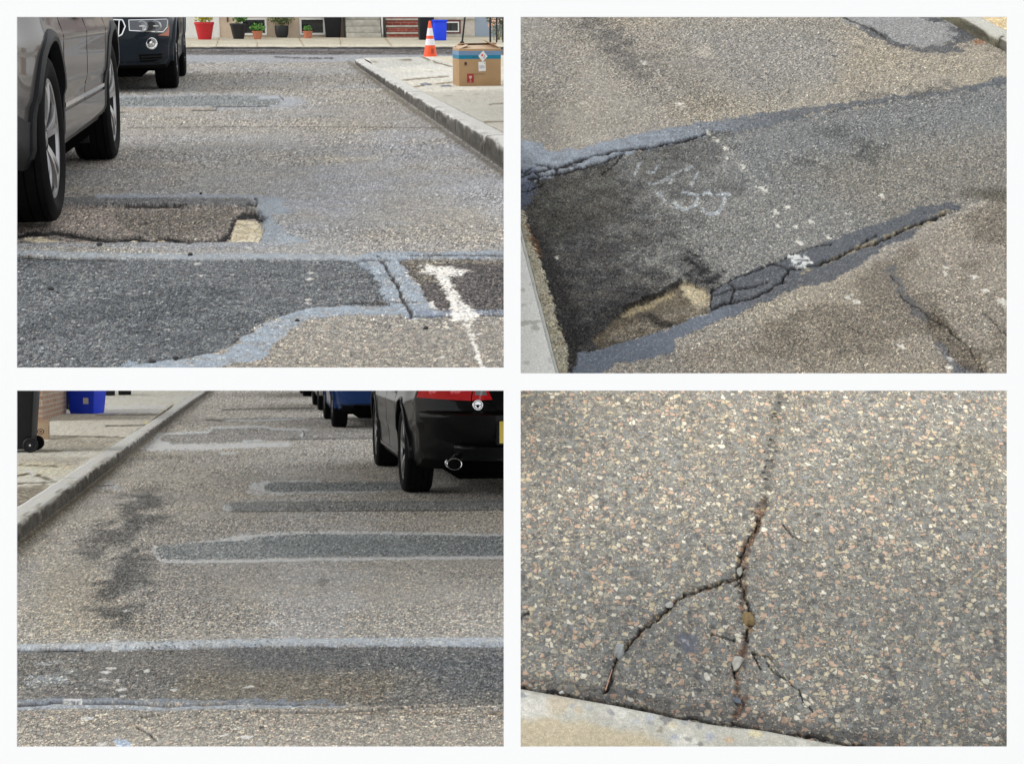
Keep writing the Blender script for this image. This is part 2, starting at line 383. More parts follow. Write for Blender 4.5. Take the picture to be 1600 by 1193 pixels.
# ---- place 1: street running to a cross street
def paint1(p):
    x, y = p.x, p.y
    p.lay((153, 149, 142), np.ones_like(x)); p.grain[:] = .85
    p.lay((150, 151, 152), sm(p.nz(.9, 21), .42, .62)*.6)
    p.lay((162, 156, 145), sm(p.nz(1.7, 22), .5, .7)*.45)
    p.mott(5, .10, 23)
    p.lay((160, 162, 168), sm(p.line([(470, 330), (640, 230), (740, 262), (800, 300)], 70, 60, 20)*p.nz(6, 5)*1.6, .3, 1)*.5)
    near = sm(y, 470, 560); p.lay((144, 138, 128), near*.7); p.grain += near*.25
    # cross street
    p.lay((152, 154, 157), sm(-y, -99, -95), grain=.35)
    p.lay((112, 108, 106), sm(-y, -87, -84.5), grain=1.0, pit=.25)
    st = sm(fbm(p.mx*1.2, p.my*9, 44, 4), .45, .65)*sm(-y, -87, -84.5); p.lay((80, 78, 78), st*.8)
    p.lay((130, 132, 136), p.line([(300, 77), (560, 77)], 2.5, 1, 1)*.6)
    p.lay((70, 68, 66), p.line([(430, 89), (480, 91.5), (520, 91)], 2.2, .8, 1, gaps=.45))
    # far patch with its seals, sky reflection painted in as pale blue
    p.lay((157, 160, 166), p.poly([(120, 149), (330, 147), (420, 148), (470, 153), (478, 160), (440, 169), (330, 172), (120, 168)], 3, 3)*.75, grain=.3, gloss=.3)
    p.lay((126, 130, 130), p.poly([(120, 152), (230, 152), (330, 149), (400, 150), (440, 156), (438, 164), (340, 166), (120, 167)], 1.5, 2), grain=.9)
    p.lay((158, 150, 138), p.poly([(120, 168.5), (335, 168), (336, 173), (120, 174)], 1, 1))
    p.lay((160, 164, 170), p.line([(405, 153), (438, 152), (441, 158)], 3, 1, 1), grain=.2)
    for q in ([(330, 167.2), (380, 166.5), (425, 165.5)], [(300, 172.8), (338, 172), (339, 168)], [(120, 175.5), (200, 175)]):
        p.lay((60, 58, 56), p.line(q, 1.1, .8, 1, gaps=.35), dz=-.006)
    p.lay((70, 66, 62), p.line([(438, 151), (443, 156)], 1.5, .8, 1), dz=-.006)
    p.lay((95, 90, 84), p.line([(200, 199.5), (480, 198.5), (700, 200)], 1.0, .8, 1.2, gaps=.4)*.8)
    p.lay((172, 165, 152), p.poly([(485, 246), (530, 244), (595, 247), (585, 252), (520, 253)], 5, 5)*.6)
    p.lay((140, 136, 130), p.poly([(535, 250), (575, 250), (572, 254), (540, 255)], 3, 3)*.6)
    # pothole with its dark trench edge
    p.lay((118, 118, 118), p.poly([(20, 308), (150, 307), (400, 309), (406, 316), (395, 322), (20, 322)], 2, 3), grain=.9)
    p.lay((148, 156, 168), p.line([(150, 306.5), (300, 305.5), (395, 307), (432, 308)], 4, 2, 2)*.8, grain=.25, gloss=.4)
    p.lay((148, 157, 165), p.poly([(392, 309), (430, 307), (448, 312), (440, 318), (462, 333), (428, 334), (425, 345), (440, 352), (450, 367), (478, 377), (455, 383), (408, 381), (414, 350), (404, 325)], 2.5, 5), grain=.25, gloss=.45)
    hole = p.poly([(8, 326), (60, 320), (105, 317.5), (290, 318), (370, 319), (396, 325), (410, 340), (409, 360), (405, 377), (8, 378)], 1.2, 4)
    p.lay((152, 144, 136), hole, grain=1.1, pit=.16, dz=-.018)
    p.lay((178, 166, 156), p.poly([(60, 322), (170, 320), (190, 350), (90, 358)], 8, 8)*.5*hole, grain=1.5)
    p.lay((122, 116, 106), p.poly([(180, 325), (370, 322), (350, 350), (240, 366), (190, 350)], 6, 6)*.6*hole)
    rim = p.line([(10, 366), (45, 358), (90, 357), (140, 366), (185, 371), (210, 366), (232, 372), (262, 366), (290, 374), (335, 372), (357, 362), (366, 338), (385, 329), (402, 332), (410, 342)], 6.5, 2.5, 8, 14)
    p.lay((40, 39, 40), rim*.95, grain=.9, pit=.3, dz=-.026)
    p.lay((60, 56, 54), p.line([(195, 318.5), (240, 319), (290, 318.2)], 1.1, .8, 2)); p.lay((60, 58, 56), p.line([(385, 318), (400, 322), (402, 312), (398, 309)], 2.2, 1, 2), dz=-.01)
    beige = p.poly([(366, 341), (372, 336), (395, 338), (408, 343), (411, 360), (404, 377), (350, 377), (362, 362)], 1.2, 4)
    for q in ([(40, 362), (70, 366), (105, 371), (140, 372), (170, 374), (214, 375), (213, 368), (205, 367), (200, 371), (120, 375), (90, 376), (60, 372), (36, 368)],
              [(243, 376), (246, 368), (255, 366), (262, 371), (262, 376)], [(55, 362), (70, 361), (70, 366), (58, 367)], [(120, 374), (210, 372), (212, 377), (120, 378)], [(310, 375), (318, 374), (320, 377)]):
        beige = np.maximum(beige, p.poly(q, 1.2, 3))
    p.lay((226, 214, 188), beige, grain=.2, dz=-.022); p.lay((186, 170, 140), beige*sm(p.nz(18, 61), .5, .64)*.7); p.lay((226, 210, 172), beige*sm(p.nz(14, 63), .55, .7)*.6)
    p.lay((74, 70, 68), p.poly([(215, 342), (240, 340), (232, 345), (216, 346)], 1.5, 2)*.8)
    # strips between hole and trench
    p.lay((152, 155, 160), p.poly([(0, 377), (400, 378), (440, 382), (420, 387), (0, 385)], 4, 4)*.7, grain=.5)
    p.lay((149, 158, 166), p.line([(0, 392), (120, 398), (280, 401), (430, 400.5), (565, 403)], 6, 3, 2.5)*.85, grain=.3, gloss=.4)
    # big dark trench repair
    dk = p.poly([(-20, 401), (100, 402), (260, 404.5), (460, 405), (570, 407), (592, 425), (600, 450), (612, 478), (540, 478), (482, 480), (452, 490), (415, 500), (395, 512), (360, 540), (330, 552), (240, 566), (170, 578), (150, 600), (-20, 600)], 1.5, 3)
    p.lay((106, 109, 111), dk, grain=1.25, pit=.05, dz=-.006); p.lay((86, 90, 93), dk*sm(p.nz(4, 71), .45, .65)*.7); p.lay((122, 126, 128), dk*sm(p.nz(7, 72), .6, .75)*.35)
    p.lay((50, 50, 52), p.line([(20, 399), (60, 401.5), (110, 403), (180, 404)], 2.2, 1, 1.5, w2=1.2), dz=-.012)
    sealw = dict(grain=.45, gloss=.4, dz=.002)  # bluish seal colours carry sky reflection painted in
    p.lay((146, 156, 166), p.poly([(150, 590), (200, 566), (300, 560), (350, 553), (385, 525), (415, 503), (455, 491), (485, 481), (545, 478), (640, 480), (650, 490), (600, 490), (520, 492), (470, 505), (430, 535), (415, 560), (340, 574), (300, 590)], 2.5, 6), **sealw)
    p.lay((146, 156, 166), p.poly([(555, 402), (575, 396), (620, 393), (660, 394), (790, 393), (790, 402), (650, 403), (625, 405), (640, 430), (662, 455), (668, 475), (690, 495), (640, 497), (618, 485), (600, 470), (592, 440), (575, 420), (560, 412)], 2.5, 5), **sealw)
    dk2 = p.poly([(622, 407), (640, 405), (790, 404), (790, 487), (690, 488), (668, 470), (655, 445), (640, 425)], 2, 5)
    p.lay((96, 92, 91), dk2, grain=1.1, pit=.2, dz=-.005); p.lay((124, 118, 106), dk2*p.poly([(630, 402), (700, 402), (680, 440), (650, 440)], 10, 8)*.7)
    p.lay((140, 134, 122), p.line([(645, 408), (790, 407)], 4, 2, 2)*.6)
    p.lay((128, 138, 154), p.line([(640, 487), (700, 489), (790, 487)], 9, 2, 3)*.8, **sealw)
    for q, wd in (([(592, 402), (601, 412), (609, 430), (620, 445), (628, 462), (635, 475), (642, 492)], 4.5), ([(540, 471), (590, 471), (650, 472)], 2), ([(410, 508), (395, 516), (372, 527)], 2.2), ([(385, 520), (362, 532)], 2.0), ([(560, 406), (610, 407)], 2), ([(640, 398.5), (790, 399)], 2), ([(640, 494.5), (700, 494), (790, 492)], 1.8), ([(200, 575), (180, 580)], 3)):
        p.lay((72, 70, 70), p.line(q, wd, 1.2, 3, gaps=.3), grain=.8, dz=-.008)
    # spilled white paint
    rag = sm(fbm(p.mx*16, p.my*40, 81, 4)+.35*p.poly([(690, 425), (745, 500), (705, 500), (685, 430)], 14, 2), .46, .56)
    wp = p.poly([(655, 412), (700, 412), (725, 418), (728, 428), (700, 432), (712, 450), (735, 470), (748, 492), (742, 502), (706, 500), (705, 480), (700, 460), (685, 440), (668, 428), (652, 425)], 5, 9, 14)
    core = p.line([(668, 416), (712, 424), (722, 424)], 8, 3, 5, 14); core = np.maximum(core, p.line([(690, 428), (701, 448), (712, 470), (712, 495)], 11, 3, 6, 14))
    core = np.maximum(core, p.line([(730, 500), (733, 520), (745, 548), (752, 574), (758, 590)], 5, 2, 6, 14, gaps=.42))
    core = np.maximum(core, p.line([(672, 472), (680, 485)], 7, 2, 5, 14, gaps=.5)); core = np.maximum(core, p.line([(720, 508), (745, 520)], 5, 2, 5, 14, gaps=.55))
    p.lay((226, 222, 214), np.maximum(core*.95, wp*rag*.85), grain=.25)
    for cx, cy, r in ((487, 424, 4), (484, 433, 4.5), (482, 465, 4), (481, 471, 4.5), (310, 409, 4), (313, 428, 4), (402, 512, 5), (699, 513, 3), (690, 558, 4), (140, 452, 3), (250, 397, 2)):
        p.lay((205, 203, 196), p.poly([(cx-r*1.6, cy), (cx, cy-r*.5), (cx+r*1.6, cy), (cx, cy+r*.5)], 1.5, 3, 20)*.85, grain=.3)
    p.lay((158, 158, 160), p.poly([(0, 560), (60, 545), (120, 560), (140, 600), (0, 600)], 10, 8)*0)
    p.speck(.44)
    # dirt in the gutter along the kerb
    gl = p.line([(800, 281), (787, 272), (616, 151), (545, 97)], 5, 4, 2, w2=2)
    p.lay((112, 105, 92), gl*.75)
M_R1 = ground_mat('asphalt worn tan', 84, 190, PAL, .95, .5, .80, .6, 420, str_=.6)
sheet('road', P1, axis_pts(-420, -10, 794, 798, ST), np.unique(np.concatenate([np.arange(14, 60, 6.), np.arange(60, 110, .8), np.arange(110, 592, 1.45)])), paint1, M_R1, G1)

M_KERB = ground_mat('concrete kerb', 150, 330, PALC, .9, .5, .93, .35, 500)
M_PAVE = ground_mat('concrete pavement', 120, 280, PALC, .9, .5, .95, .35, 380)
M_PAVX = ground_mat('pavement exposed aggregate', 48, 110, PAL, .8, .5, .85, .5, 300)

def kerb(name, place, pts, hs, width, side, m, gain, painter, step=.02, r=.018, z0=-.03, clip=0, jag=.004):
    """strip swept along pts (street coordinates); side=+1 puts the pavement on the right of travel"""
    pts = np.array(pts, float); seg = np.hypot(*np.diff(pts, axis=0).T); S = np.concatenate([[0], np.cumsum(seg)])
    n = max(8, int(S[-1]/step)); s = np.linspace(0, S[-1], n)
    X = np.interp(s, S, pts[:, 0]); Y = np.interp(s, S, pts[:, 1]); H = np.interp(s, S, hs)
    tx, ty = np.gradient(X), np.gradient(Y); L = np.hypot(tx, ty); nx, ny = ty/L*side, -tx/L*side
    prof = [(0, 0.0, 0)]+[(0, f, 1) for f in (.2, .35, .5, .62, .74, .84)]+[(r*(1-math.cos(t)), 1, 2+math.sin(t)) for t in (R(10), R(35), R(60), R(90))]+[(r+(width-r)*f, 1, 3) for f in np.linspace(0, 1, max(9, int(width/max(step*.8, .003)))+1)[1:]]+[(width+.004, .5, 4)]
    V = []; T = []
    for j, (o, f, kk) in enumerate(prof):
        if 2 <= kk < 3.01 and kk != 3: z = H-r+r*math.sin([R(10), R(35), R(60), R(90)][j-7])
        elif kk == 3: z = H
        elif kk == 4: z = H-.03
        else: z = z0+(H-r-z0)*f if kk else np.full(n, z0)
        jn = (fbm(s*14, np.full(n, j*.7), 5, 4)-.5)*jag*2
        big = (sm(fbm(s*3.1, s*0+3, 9, 3), .58, .74))*jag*2.2*(1 if 5 <= j <= 11 else 0)
        V.append(np.stack([X+nx*(o+jn+big), Y+ny*(o+jn+big), z+(0 if kk == 4 else (fbm(s*9, s*0+j, 8, 3)-.5)*jag)-big*.6], -1)); T.append(np.full(n, (j/19. if j <= 10 else .53+.42*(j-10)/(len(prof)-11))))
    V = np.stack(V, 0); T = np.stack(T, 0).ravel(); nu = n; nv = len(prof); V = V.reshape(-1, 3)
    if clip < 0: Mi = np.array(place.M); wx = V @ Mi[0, :3]+Mi[0, 3]; V = V+np.clip(.006-wx, 0, None)[:, None]*Mi[0, :3][None, :]
    if clip > 0:                                             # stay inside this street's own plot
        Mi = np.array(place.M); wx = V @ Mi[0, :3]+Mi[0, 3]; V = V-np.clip(wx+.004, 0, None)[:, None]*Mi[0, :3][None, :]
    px, py = place.pix(V[:, 0], V[:, 1], V[:, 2])
    p = Paint(px, py, V[:, 0]+V[:, 2]*3, V[:, 1]+V[:, 2]*1.7, gain, 1); p.t = T; p.s = np.tile(s, nv); p.z = V[:, 2]; p.mx = p.s.copy(); p.my = T*(width+.15)
    painter(p)
    return finish_sheet(name, place, V, nu, nv, p, m, side < 0)

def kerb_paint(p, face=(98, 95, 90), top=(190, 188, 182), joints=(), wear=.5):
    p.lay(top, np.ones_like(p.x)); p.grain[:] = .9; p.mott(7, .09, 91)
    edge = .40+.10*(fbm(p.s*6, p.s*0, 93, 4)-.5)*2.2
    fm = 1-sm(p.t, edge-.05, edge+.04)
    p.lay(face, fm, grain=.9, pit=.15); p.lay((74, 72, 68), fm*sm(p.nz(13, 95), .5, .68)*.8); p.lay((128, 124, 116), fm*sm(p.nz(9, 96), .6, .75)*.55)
    stn = sm(p.t, .35, .4)*(1-sm(p.t, .5, .72))*sm(fbm(p.s*4, p.t*4, 97, 4), .5, .72)
    p.lay((112, 108, 100), stn*wear)
    p.lay((205, 200, 188), p.poly([(0, 0), (1, 0), (0, 1)], 1, 0)*0)
    p.lay((150, 143, 128), (1-sm(p.t, .03, .1))*.5)
    p.lay((122, 108, 78), sm(p.t, .905, .93)*sm(fbm(p.s*7, p.s*0+2, 98, 4), .36, .5)*.85)
    for j in joints:
        p.lay((70, 66, 58), (1-sm(np.abs(p.s-j), .008, .02))*.95, dz=0)
K1 = [(1.335, 8.28), (1.335, 8.9), (1.34, 15.3), (1.345, 23.6), (1.37, 24.3), (1.48, 24.6)]
def k1h(Y): return np.interp(Y, [5, 8.4, 15.3, 24], [.155, .14, .088, .060])
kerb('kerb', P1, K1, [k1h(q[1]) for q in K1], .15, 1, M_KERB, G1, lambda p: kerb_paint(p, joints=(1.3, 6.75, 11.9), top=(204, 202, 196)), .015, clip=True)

def strip_sheet(name, place, rows, us, painter, m, gain):
    """rows: list of (X0, Y0, Z0, X1, Y1, Z1) left and right ends of each row of the sheet"""
    r = np.array(rows)[:, None, :]; u = np.array(us)[None, :, None]
    V = (r[:, :, :3]*(1-u)+r[:, :, 3:]*u).reshape(-1, 3)
    px, py = place.pix(V[:, 0], V[:, 1], V[:, 2])
    p = Paint(px, py, V[:, 0], V[:, 1], gain, .4); painter(p); V[:, 2] += p.dz
    return finish_sheet(name, place, V, len(us), len(rows), p, m, False)
def pv1(p):
    p.lay((208, 205, 195), np.ones_like(p.x)); p.grain[:] = .8
    p.lay((210, 203, 186), sm(p.nz(1.1, 31), .45, .65)*.6); p.mott(4, .07, 32); p.mott(22, .06, 33)
    for i, (c, q) in enumerate((((200, 188, 162), [(648, 80), (800, 76), (800, 106), (718, 104)]), ((176, 175, 168), [(575, 90), (648, 86), (700, 100), (590, 108)]),
                                ((178, 174, 163), [(628, 145), (800, 140), (800, 193), (700, 196)]), ((189, 183, 168), [(700, 196), (800, 191), (800, 260)]))):
        p.lay(c, p.poly(q, 2, 1)*.6)
    p.lay((212, 208, 198), p.poly([(590, 108), (600, 112), (690, 104), (672, 102), (610, 106)], 3, 3)*.7)
    p.speck(.12, .02, .01)
    for q, wd in (([(572, 97), (600, 95.5), (642, 93)], 1.2), ([(622, 126), (660, 122.5), (700, 119.5)], 1.3), ([(617, 138.5), (640, 137.6), (665, 132.5), (716, 128), (730, 127)], 1.4), ([(655, 87), (680, 97.5), (702, 103), (725, 106)], 1.2),
                  ([(566, 91), (573, 97), (600, 117), (640, 136)], 1.2), ([(640, 137), (665, 150), (700, 170), (735, 187), (768, 200), (800, 216)], 2.0), ([(757, 190.5), (800, 189)], 1.4), ([(765, 163), (800, 160)], .8)):
        p.lay((112, 98, 70), p.line(q, wd, .9, 1.6, gaps=.22), grain=.6, dz=-.004)
    for cx, cy, r in ((674, 112, 3), (720, 141.6, 9), (745, 147, 7), (700, 150, 8), (732, 157, 8)):
        p.lay((120, 116, 110), p.poly([(cx-r, cy), (cx, cy-1), (cx+r, cy), (cx, cy+1)], 1.2, 1.5)*.5)
    for cx, cy, r, ry in ((665, 131.6, 9, 2.2), (697, 134.6, 10, 1.6)):   # small round utility covers set in the slabs
        d = np.hypot((p.x-cx)/r, (p.y-cy)/ry); p.lay((92, 98, 112), (1-sm(d, .85, 1.05))*.9, grain=.3); p.lay((150, 155, 165), (1-sm(d, .35, .6))*.6)
    p.lay((214, 204, 120), p.line([(655, 150), (668, 156), (676, 152)], 1.5, 1, 3, gaps=.5)*.5)
rows = []
for yy in np.concatenate([np.arange(360, 92, -1.5)]):
    Y = .85*F/yy/1.0; Y = float(P1.loc(620, yy, .1)[1]); z = float(k1h(Y))
    if Y > 24.0: break
    xl = 1.487 if Y < 22 else 1.487+(Y-22)*.04
    lo, hi = xl, 8.0
    for _ in range(30):
        md = (lo+hi)/2
        if P1.pix(md, Y, z)[0] < 798.5: lo = md
        else: hi = md
    rows.append((xl, Y, z, hi, Y, z))
a_ = rows[-1]
def pvrow(X0, Y0, Y1, z):
    xr = 3.9
    for _ in range(30): xr += (798.5-P1.pix(xr, Y1, z)[0])*Y1/F
    return (X0, Y0, z, xr, Y1, z)
for f in np.linspace(0.1, 1, 16): rows.append(pvrow(a_[0]-.02*f, 24.0+.55*f, 24.0+1.35*f, .06+.012*f))
rows.append(rows[-1][:2]+(-.05,)+rows[-1][3:5]+(-.05,))
strip_sheet('pavement', P1, rows, np.linspace(0, 1, 260), pv1, M_PAVE, G1)
# far pavement in front of the houses
def pvf(p):
    p.lay((186, 179, 160), np.ones_like(p.x)); p.grain[:] = .6; p.mott(1.5, .12, 41); p.mott(6, .1, 42)
    p.lay((140, 130, 104), sm(p.y, 60, 56.5)*0+(1-sm(p.y, 57, 60.5))*.55)
    p.lay((214, 206, 188), p.line([(300, 71), (800, 71)], 2.0, 1, 1, gaps=.42)*.7)
    for a, b in ((343, 338), (400, 402), (466, 474), (530, 533), (600, 612)): p.lay((130, 104, 70), p.line([(a, 58), (b, 72)], 1.0, .8, .6)*.8)
sheet('pavement', P1, axis_pts(-420, 290, 794, 798, 2.0), np.arange(20, 73.2, .9), pvf, M_PAVE, G1, z=.045)
fx0, fy0 = P1.loc(-420, 73.2, .045); fx1, fy1 = P1.loc(798, 73.2, .045)
kerb('kerb', P1, [(float(fx0), float(fy0)), (float(fx1), float(fy1))], [.046, .046], .1, -1, M_KERB, G1, lambda p: kerb_paint(p, face=(92, 90, 88), top=(190, 184, 168)), .1, r=.012)

# ---- place 2: looking down on a cracked trench repair
def paint2(p):
    x, y = p.x, p.y; p.sq = .7
    p.lay((157, 152, 143), np.ones_like(x)); p.grain[:] = .95
    p.lay((164, 156, 140), sm(p.nz(1.2, 121), .45, .65)*.6)
    p.lay((140, 138, 134), p.poly([(800, 20), (860, 20), (900, 150), (860, 215), (800, 220)], 50, 20)*.55)
    p.lay((112, 108, 100), p.poly([(800, 120), (850, 130), (880, 230), (800, 240)], 40, 20)*.4)
    p.lay((148, 147, 143), p.poly([(1050, 20), (1320, 20), (1300, 150), (1180, 165), (1100, 90)], 60, 20)*.6)
    p.lay((166, 158, 142), p.poly([(1330, 60), (1480, 90), (1580, 100), (1580, 125), (1400, 145), (1300, 150)], 40, 10)*.6); p.mott(9, .07, 122)
    oil = p.line([(905, 20), (945, 55), (985, 92), (1010, 105)], 30, 14, 14)*.9
    p.lay((96, 96, 96), oil*sm(p.nz(10, 123), .35, .6)*.6, pit=.4)
    p.pit = np.maximum(p.pit, np.maximum(p.line([(900, 20), (1000, 100), (1080, 165)], 50, 25, 15)*.3, p.poly([(1000, 60), (1250, 120), (1230, 165), (1110, 180), (1040, 120)], 25, 15)*.22))
    p.pit = np.maximum(p.pit, p.line([(1060, 120), (1120, 165)], 18, 14, 10)*.5)
    p.lay((186, 180, 168), p.poly([(1085, 75), (1100, 68), (1115, 88), (1095, 90)], 4, 5)*.6, grain=.6)
    # top right patch, tar and rust by the kerb
    p.lay((150, 150, 149), p.poly([(1300, 20), (1350, 50), (1385, 62), (1410, 72), (1450, 74), (1500, 62), (1520, 50), (1480, 30), (1470, 20)], 3, 3), grain=.5)
    tar = p.line([(1345, 42), (1375, 55), (1395, 66), (1412, 74), (1440, 78), (1470, 76), (1495, 64), (1520, 58)], 8, 3, 7, gaps=.3)
    tar = np.maximum(tar, p.poly([(1455, 76), (1480, 71), (1508, 76), (1500, 82), (1460, 83)], 3, 5)); tar = np.maximum(tar, p.poly([(1435, 27), (1470, 27), (1475, 35), (1450, 33)], 3, 5))
    tar = np.maximum(tar, p.poly([(1478, 44), (1500, 42), (1525, 60), (1500, 67), (1485, 58), (1505, 54), (1490, 50)], 3, 5)); tar = np.maximum(tar, p.poly([(1360, 52), (1385, 58), (1375, 60)], 3, 3)*.6)
    p.lay((92, 94, 98), tar*.9, grain=.7)
    p.lay((168, 120, 86), p.poly([(1522, 62), (1530, 58), (1538, 68), (1524, 70)], 3, 3)*.7)
    p.lay((60, 58, 50), p.line([(1310, 24), (1330, 33), (1360, 45), (1385, 60)], 1.4, 1, 2, gaps=.3)); p.lay((80, 82, 86), p.line([(1300, 86), (1308, 89)], 1.5, 1, 1))
    # trench repair
    tr = p.poly([(800, 292), (870, 268), (940, 250), (1000, 235), (1110, 205), (1200, 188), (1300, 172), (1400, 158), (1500, 142), (1590, 118), (1590, 300), (1520, 318), (1480, 335), (1400, 368), (1330, 398), (1250, 432), (1115, 482), (1060, 505), (1000, 525), (905, 560), (890, 600), (800, 600)], 3, 3)
    p.lay((134, 134, 131), tr, grain=1.2, dz=-.006); p.lay((122, 126, 128), tr*p.poly([(1130, 200), (1400, 160), (1590, 130), (1590, 220), (1400, 210), (1280, 290), (1150, 290)], 60, 20)*.6)
    p.lay((136, 130, 118), tr*p.poly([(1220, 260), (1590, 200), (1590, 330), (1400, 350)], 60, 20)*.45)
    p.lay((98, 99, 98), tr*(1-sm(x+(y-400)*.35+(p.nz(6, 138)-.5)*380, 990, 1110))*.75); p.lay((74, 73, 73), tr*(1-sm(x-(y-400)*.55+(p.nz(9, 139)-.5)*420, 930, 1040))*.78, pit=.3); p.lay((104, 101, 95), tr*(1-sm(x, 1000, 1120))*sm(p.nz(12, 140), .5, .66)*.55)
    p.lay((64, 63, 64), tr*(1-sm(x, 1000, 1140))*sm(p.nz(16, 135), .5, .62)*.5, pit=.3); p.lay((112, 111, 108), tr*(1-sm(x, 1050, 1180))*sm(p.nz(22, 136), .6, .7)*.5)
    p.lay((82, 80, 72), tr*p.poly([(800, 290), (960, 250), (980, 330), (850, 380)], 30, 15)*.5)
    p.lay((70, 72, 70), tr*sm(p.nz(5, 131), .58, .7)*p.poly([(1230, 190), (1400, 190), (1380, 270), (1250, 270)], 30, 10)*.5)
    p.lay((48, 47, 49), tr*p.poly([(1060, 395), (1085, 388), (1128, 425), (1125, 452), (1100, 452), (1065, 434)], 10, 14)*(.45+.5*sm(p.nz(24, 137), .4, .6)), dz=-.006, pit=.3)
    p.lay((50, 48, 48), tr*p.line([(830, 370), (862, 430), (885, 500), (900, 560), (905, 590)], 26, 18, 10)*.7); p.lay((48, 47, 47), tr*p.line([(1000, 465), (960, 490), (900, 530)], 26, 14, 10)*.6)
    # upper seal, its blue sky sheen put into the colour
    us = p.poly([(800, 222), (848, 222), (858, 236), (905, 233), (950, 222), (1000, 208), (1100, 192), (1200, 174), (1290, 164), (1400, 150), (1480, 141), (1590, 114), (1590, 126), (1530, 140), (1400, 158), (1300, 172), (1190, 197), (1110, 208), (1060, 222), (1000, 236), (930, 255), (870, 272), (800, 292)], 2.5, 4)
    left = 1-sm(x, 980, 1260)
    p.lay((98, 102, 107), us*.9, grain=.75, gloss=.3, dz=.002); p.lay((144, 152, 162), us*left*.92, grain=.5, gloss=.35)
    p.lay((100, 98, 95), p.poly([(1320, 152), (1400, 138), (1480, 128), (1500, 140), (1400, 152)], 8, 12)*sm(p.nz(8, 133), .42, .55)*.7, grain=.8)
    p.lay((96, 104, 122), p.poly([(800, 268), (840, 262), (835, 300), (815, 330), (800, 335)], 6, 8)*.8, grain=.4)
    for q, wd in (([(800, 280), (830, 270), (870, 262), (890, 256), (925, 245), (960, 236), (1000, 232), (1060, 222), (1110, 207)], 3), ([(840, 258), (870, 262), (900, 258)], 2), ([(825, 280), (870, 272), (910, 262), (945, 252), (975, 240)], 2.4), ([(835, 268), (845, 275), (838, 284)], 1.8), ([(868, 262), (875, 272)], 1.8),
                  ([(800, 262), (818, 270), (830, 262)], 1.8), ([(940, 272), (962, 255), (975, 240)], 1.6), ([(800, 300), (830, 296), (850, 285)], 2)):
        p.lay((38, 36, 36), p.line(q, wd, 1.2, 4, 10, gaps=.25), grain=.5, dz=-.014)
    # lower seal, tinted by painted sky reflection
    ls = p.poly([(1112, 458), (1130, 440), (1190, 418), (1250, 392), (1330, 362), (1400, 338), (1440, 322), (1488, 314), (1498, 322), (1478, 336), (1440, 352), (1425, 372), (1385, 385), (1350, 408), (1330, 422), (1296, 440), (1250, 448), (1190, 474), (1100, 512), (1055, 530), (1052, 552), (1000, 562), (960, 570), (930, 592), (885, 592), (905, 552), (1000, 528), (1060, 508), (1112, 486)], 2.5, 4)
    p.lay((88, 92, 98), ls*.93, grain=.7, gloss=.3, dz=.003); p.lay((110, 117, 127), ls*(1-sm(x-(y-500)*.6, 1100, 1240))*p.poly([(880, 600), (880, 545), (1110, 488), (1200, 458), (1250, 440), (1300, 440), (1200, 500), (1060, 600)], 6, 4), grain=.4)
    p.lay((148, 138, 116), p.line([(1255, 425), (1330, 393), (1400, 364), (1445, 348), (1480, 330)], 5, 3, 4, gaps=.38)*.9)
    p.lay((84,90,100), p.poly([(1365, 420), (1390, 424), (1382, 432), (1366, 428)], 3, 4)*.8); p.lay((88, 94, 104), p.poly([(1312, 500), (1324, 502), (1320, 510)], 3, 4)*.8)
    for q, wd in (([(1112, 484), (1140, 472), (1175, 466), (1200, 455), (1222, 442), (1232, 420), (1262, 416), (1290, 410), (1310, 402), (1330, 392), (1370, 380), (1400, 366), (1440, 348), (1478, 336)], 3.2), ([(1112, 455), (1135, 440), (1160, 432), (1200, 414), (1250, 392), (1262, 386), (1300, 380)], 2), ([(1118, 462), (1150, 452), (1180, 447), (1200, 440)], 1.8),
                  ([(1135, 440), (1150, 452), (1140, 470)], 1.6), ([(1200, 410), (1228, 418), (1232, 430)], 1.6), ([(1112, 486), (1110, 470), (1115, 450)], 3), ([(1340, 392), (1345, 380), (1370, 368)], 1.3)):
        p.lay((40, 38, 37), p.line(q, wd, 1.2, 4, 10, gaps=.22), grain=.5, dz=-.014)
    # exposed base in the hole
    h = p.poly([(925, 528), (965, 490), (990, 472), (1030, 456), (1062, 436), (1080, 436), (1104, 448), (1110, 468), (1106, 486), (1060, 504), (1000, 524), (940, 545)], 2, 4)
    p.lay((112, 104, 90), h, grain=.8, pit=.1, dz=-.03); p.lay((84, 80, 74), h*sm(p.nz(9, 141), .5, .65)*.7)
    p.lay((190, 178, 150), h*p.poly([(1062, 438), (1082, 436), (1108, 450), (1106, 474), (1088, 474), (1072, 458)], 5, 8), grain=.6)
    p.lay((176, 162, 130), h*p.line([(975, 484), (1010, 470), (1050, 452)], 7, 4, 5, gaps=.35)*.7); p.lay((156, 148, 134), h*p.line([(960, 520), (1040, 492), (1100, 470)], 14, 8, 8, gaps=.4)*.5)
    p.lay((36, 34, 34), p.line([(975, 480), (1020, 460), (1060, 436)], 4, 2, 5)*.8); p.lay((44, 42, 40), h*p.line([(1022, 490), (1050, 500)], 10, 6, 6)*.8)
    # bottom right: worn aggregate with cracks
    br = p.poly([(1060, 590), (1060, 552), (1200, 500), (1300, 450), (1400, 395), (1500, 335), (1590, 305), (1590, 600)], 20, 10)
    p.lay((148, 140, 127), br*.6); p.grain += br*.25; p.lay((112, 106, 96), br*sm(p.nz(3, 151), .52, .66)*.6)
    p.lay((96, 98, 102), p.line([(1392, 425), (1410, 455), (1425, 478), (1445, 495)], 13, 6, 8, gaps=.3)*.75, grain=.5)
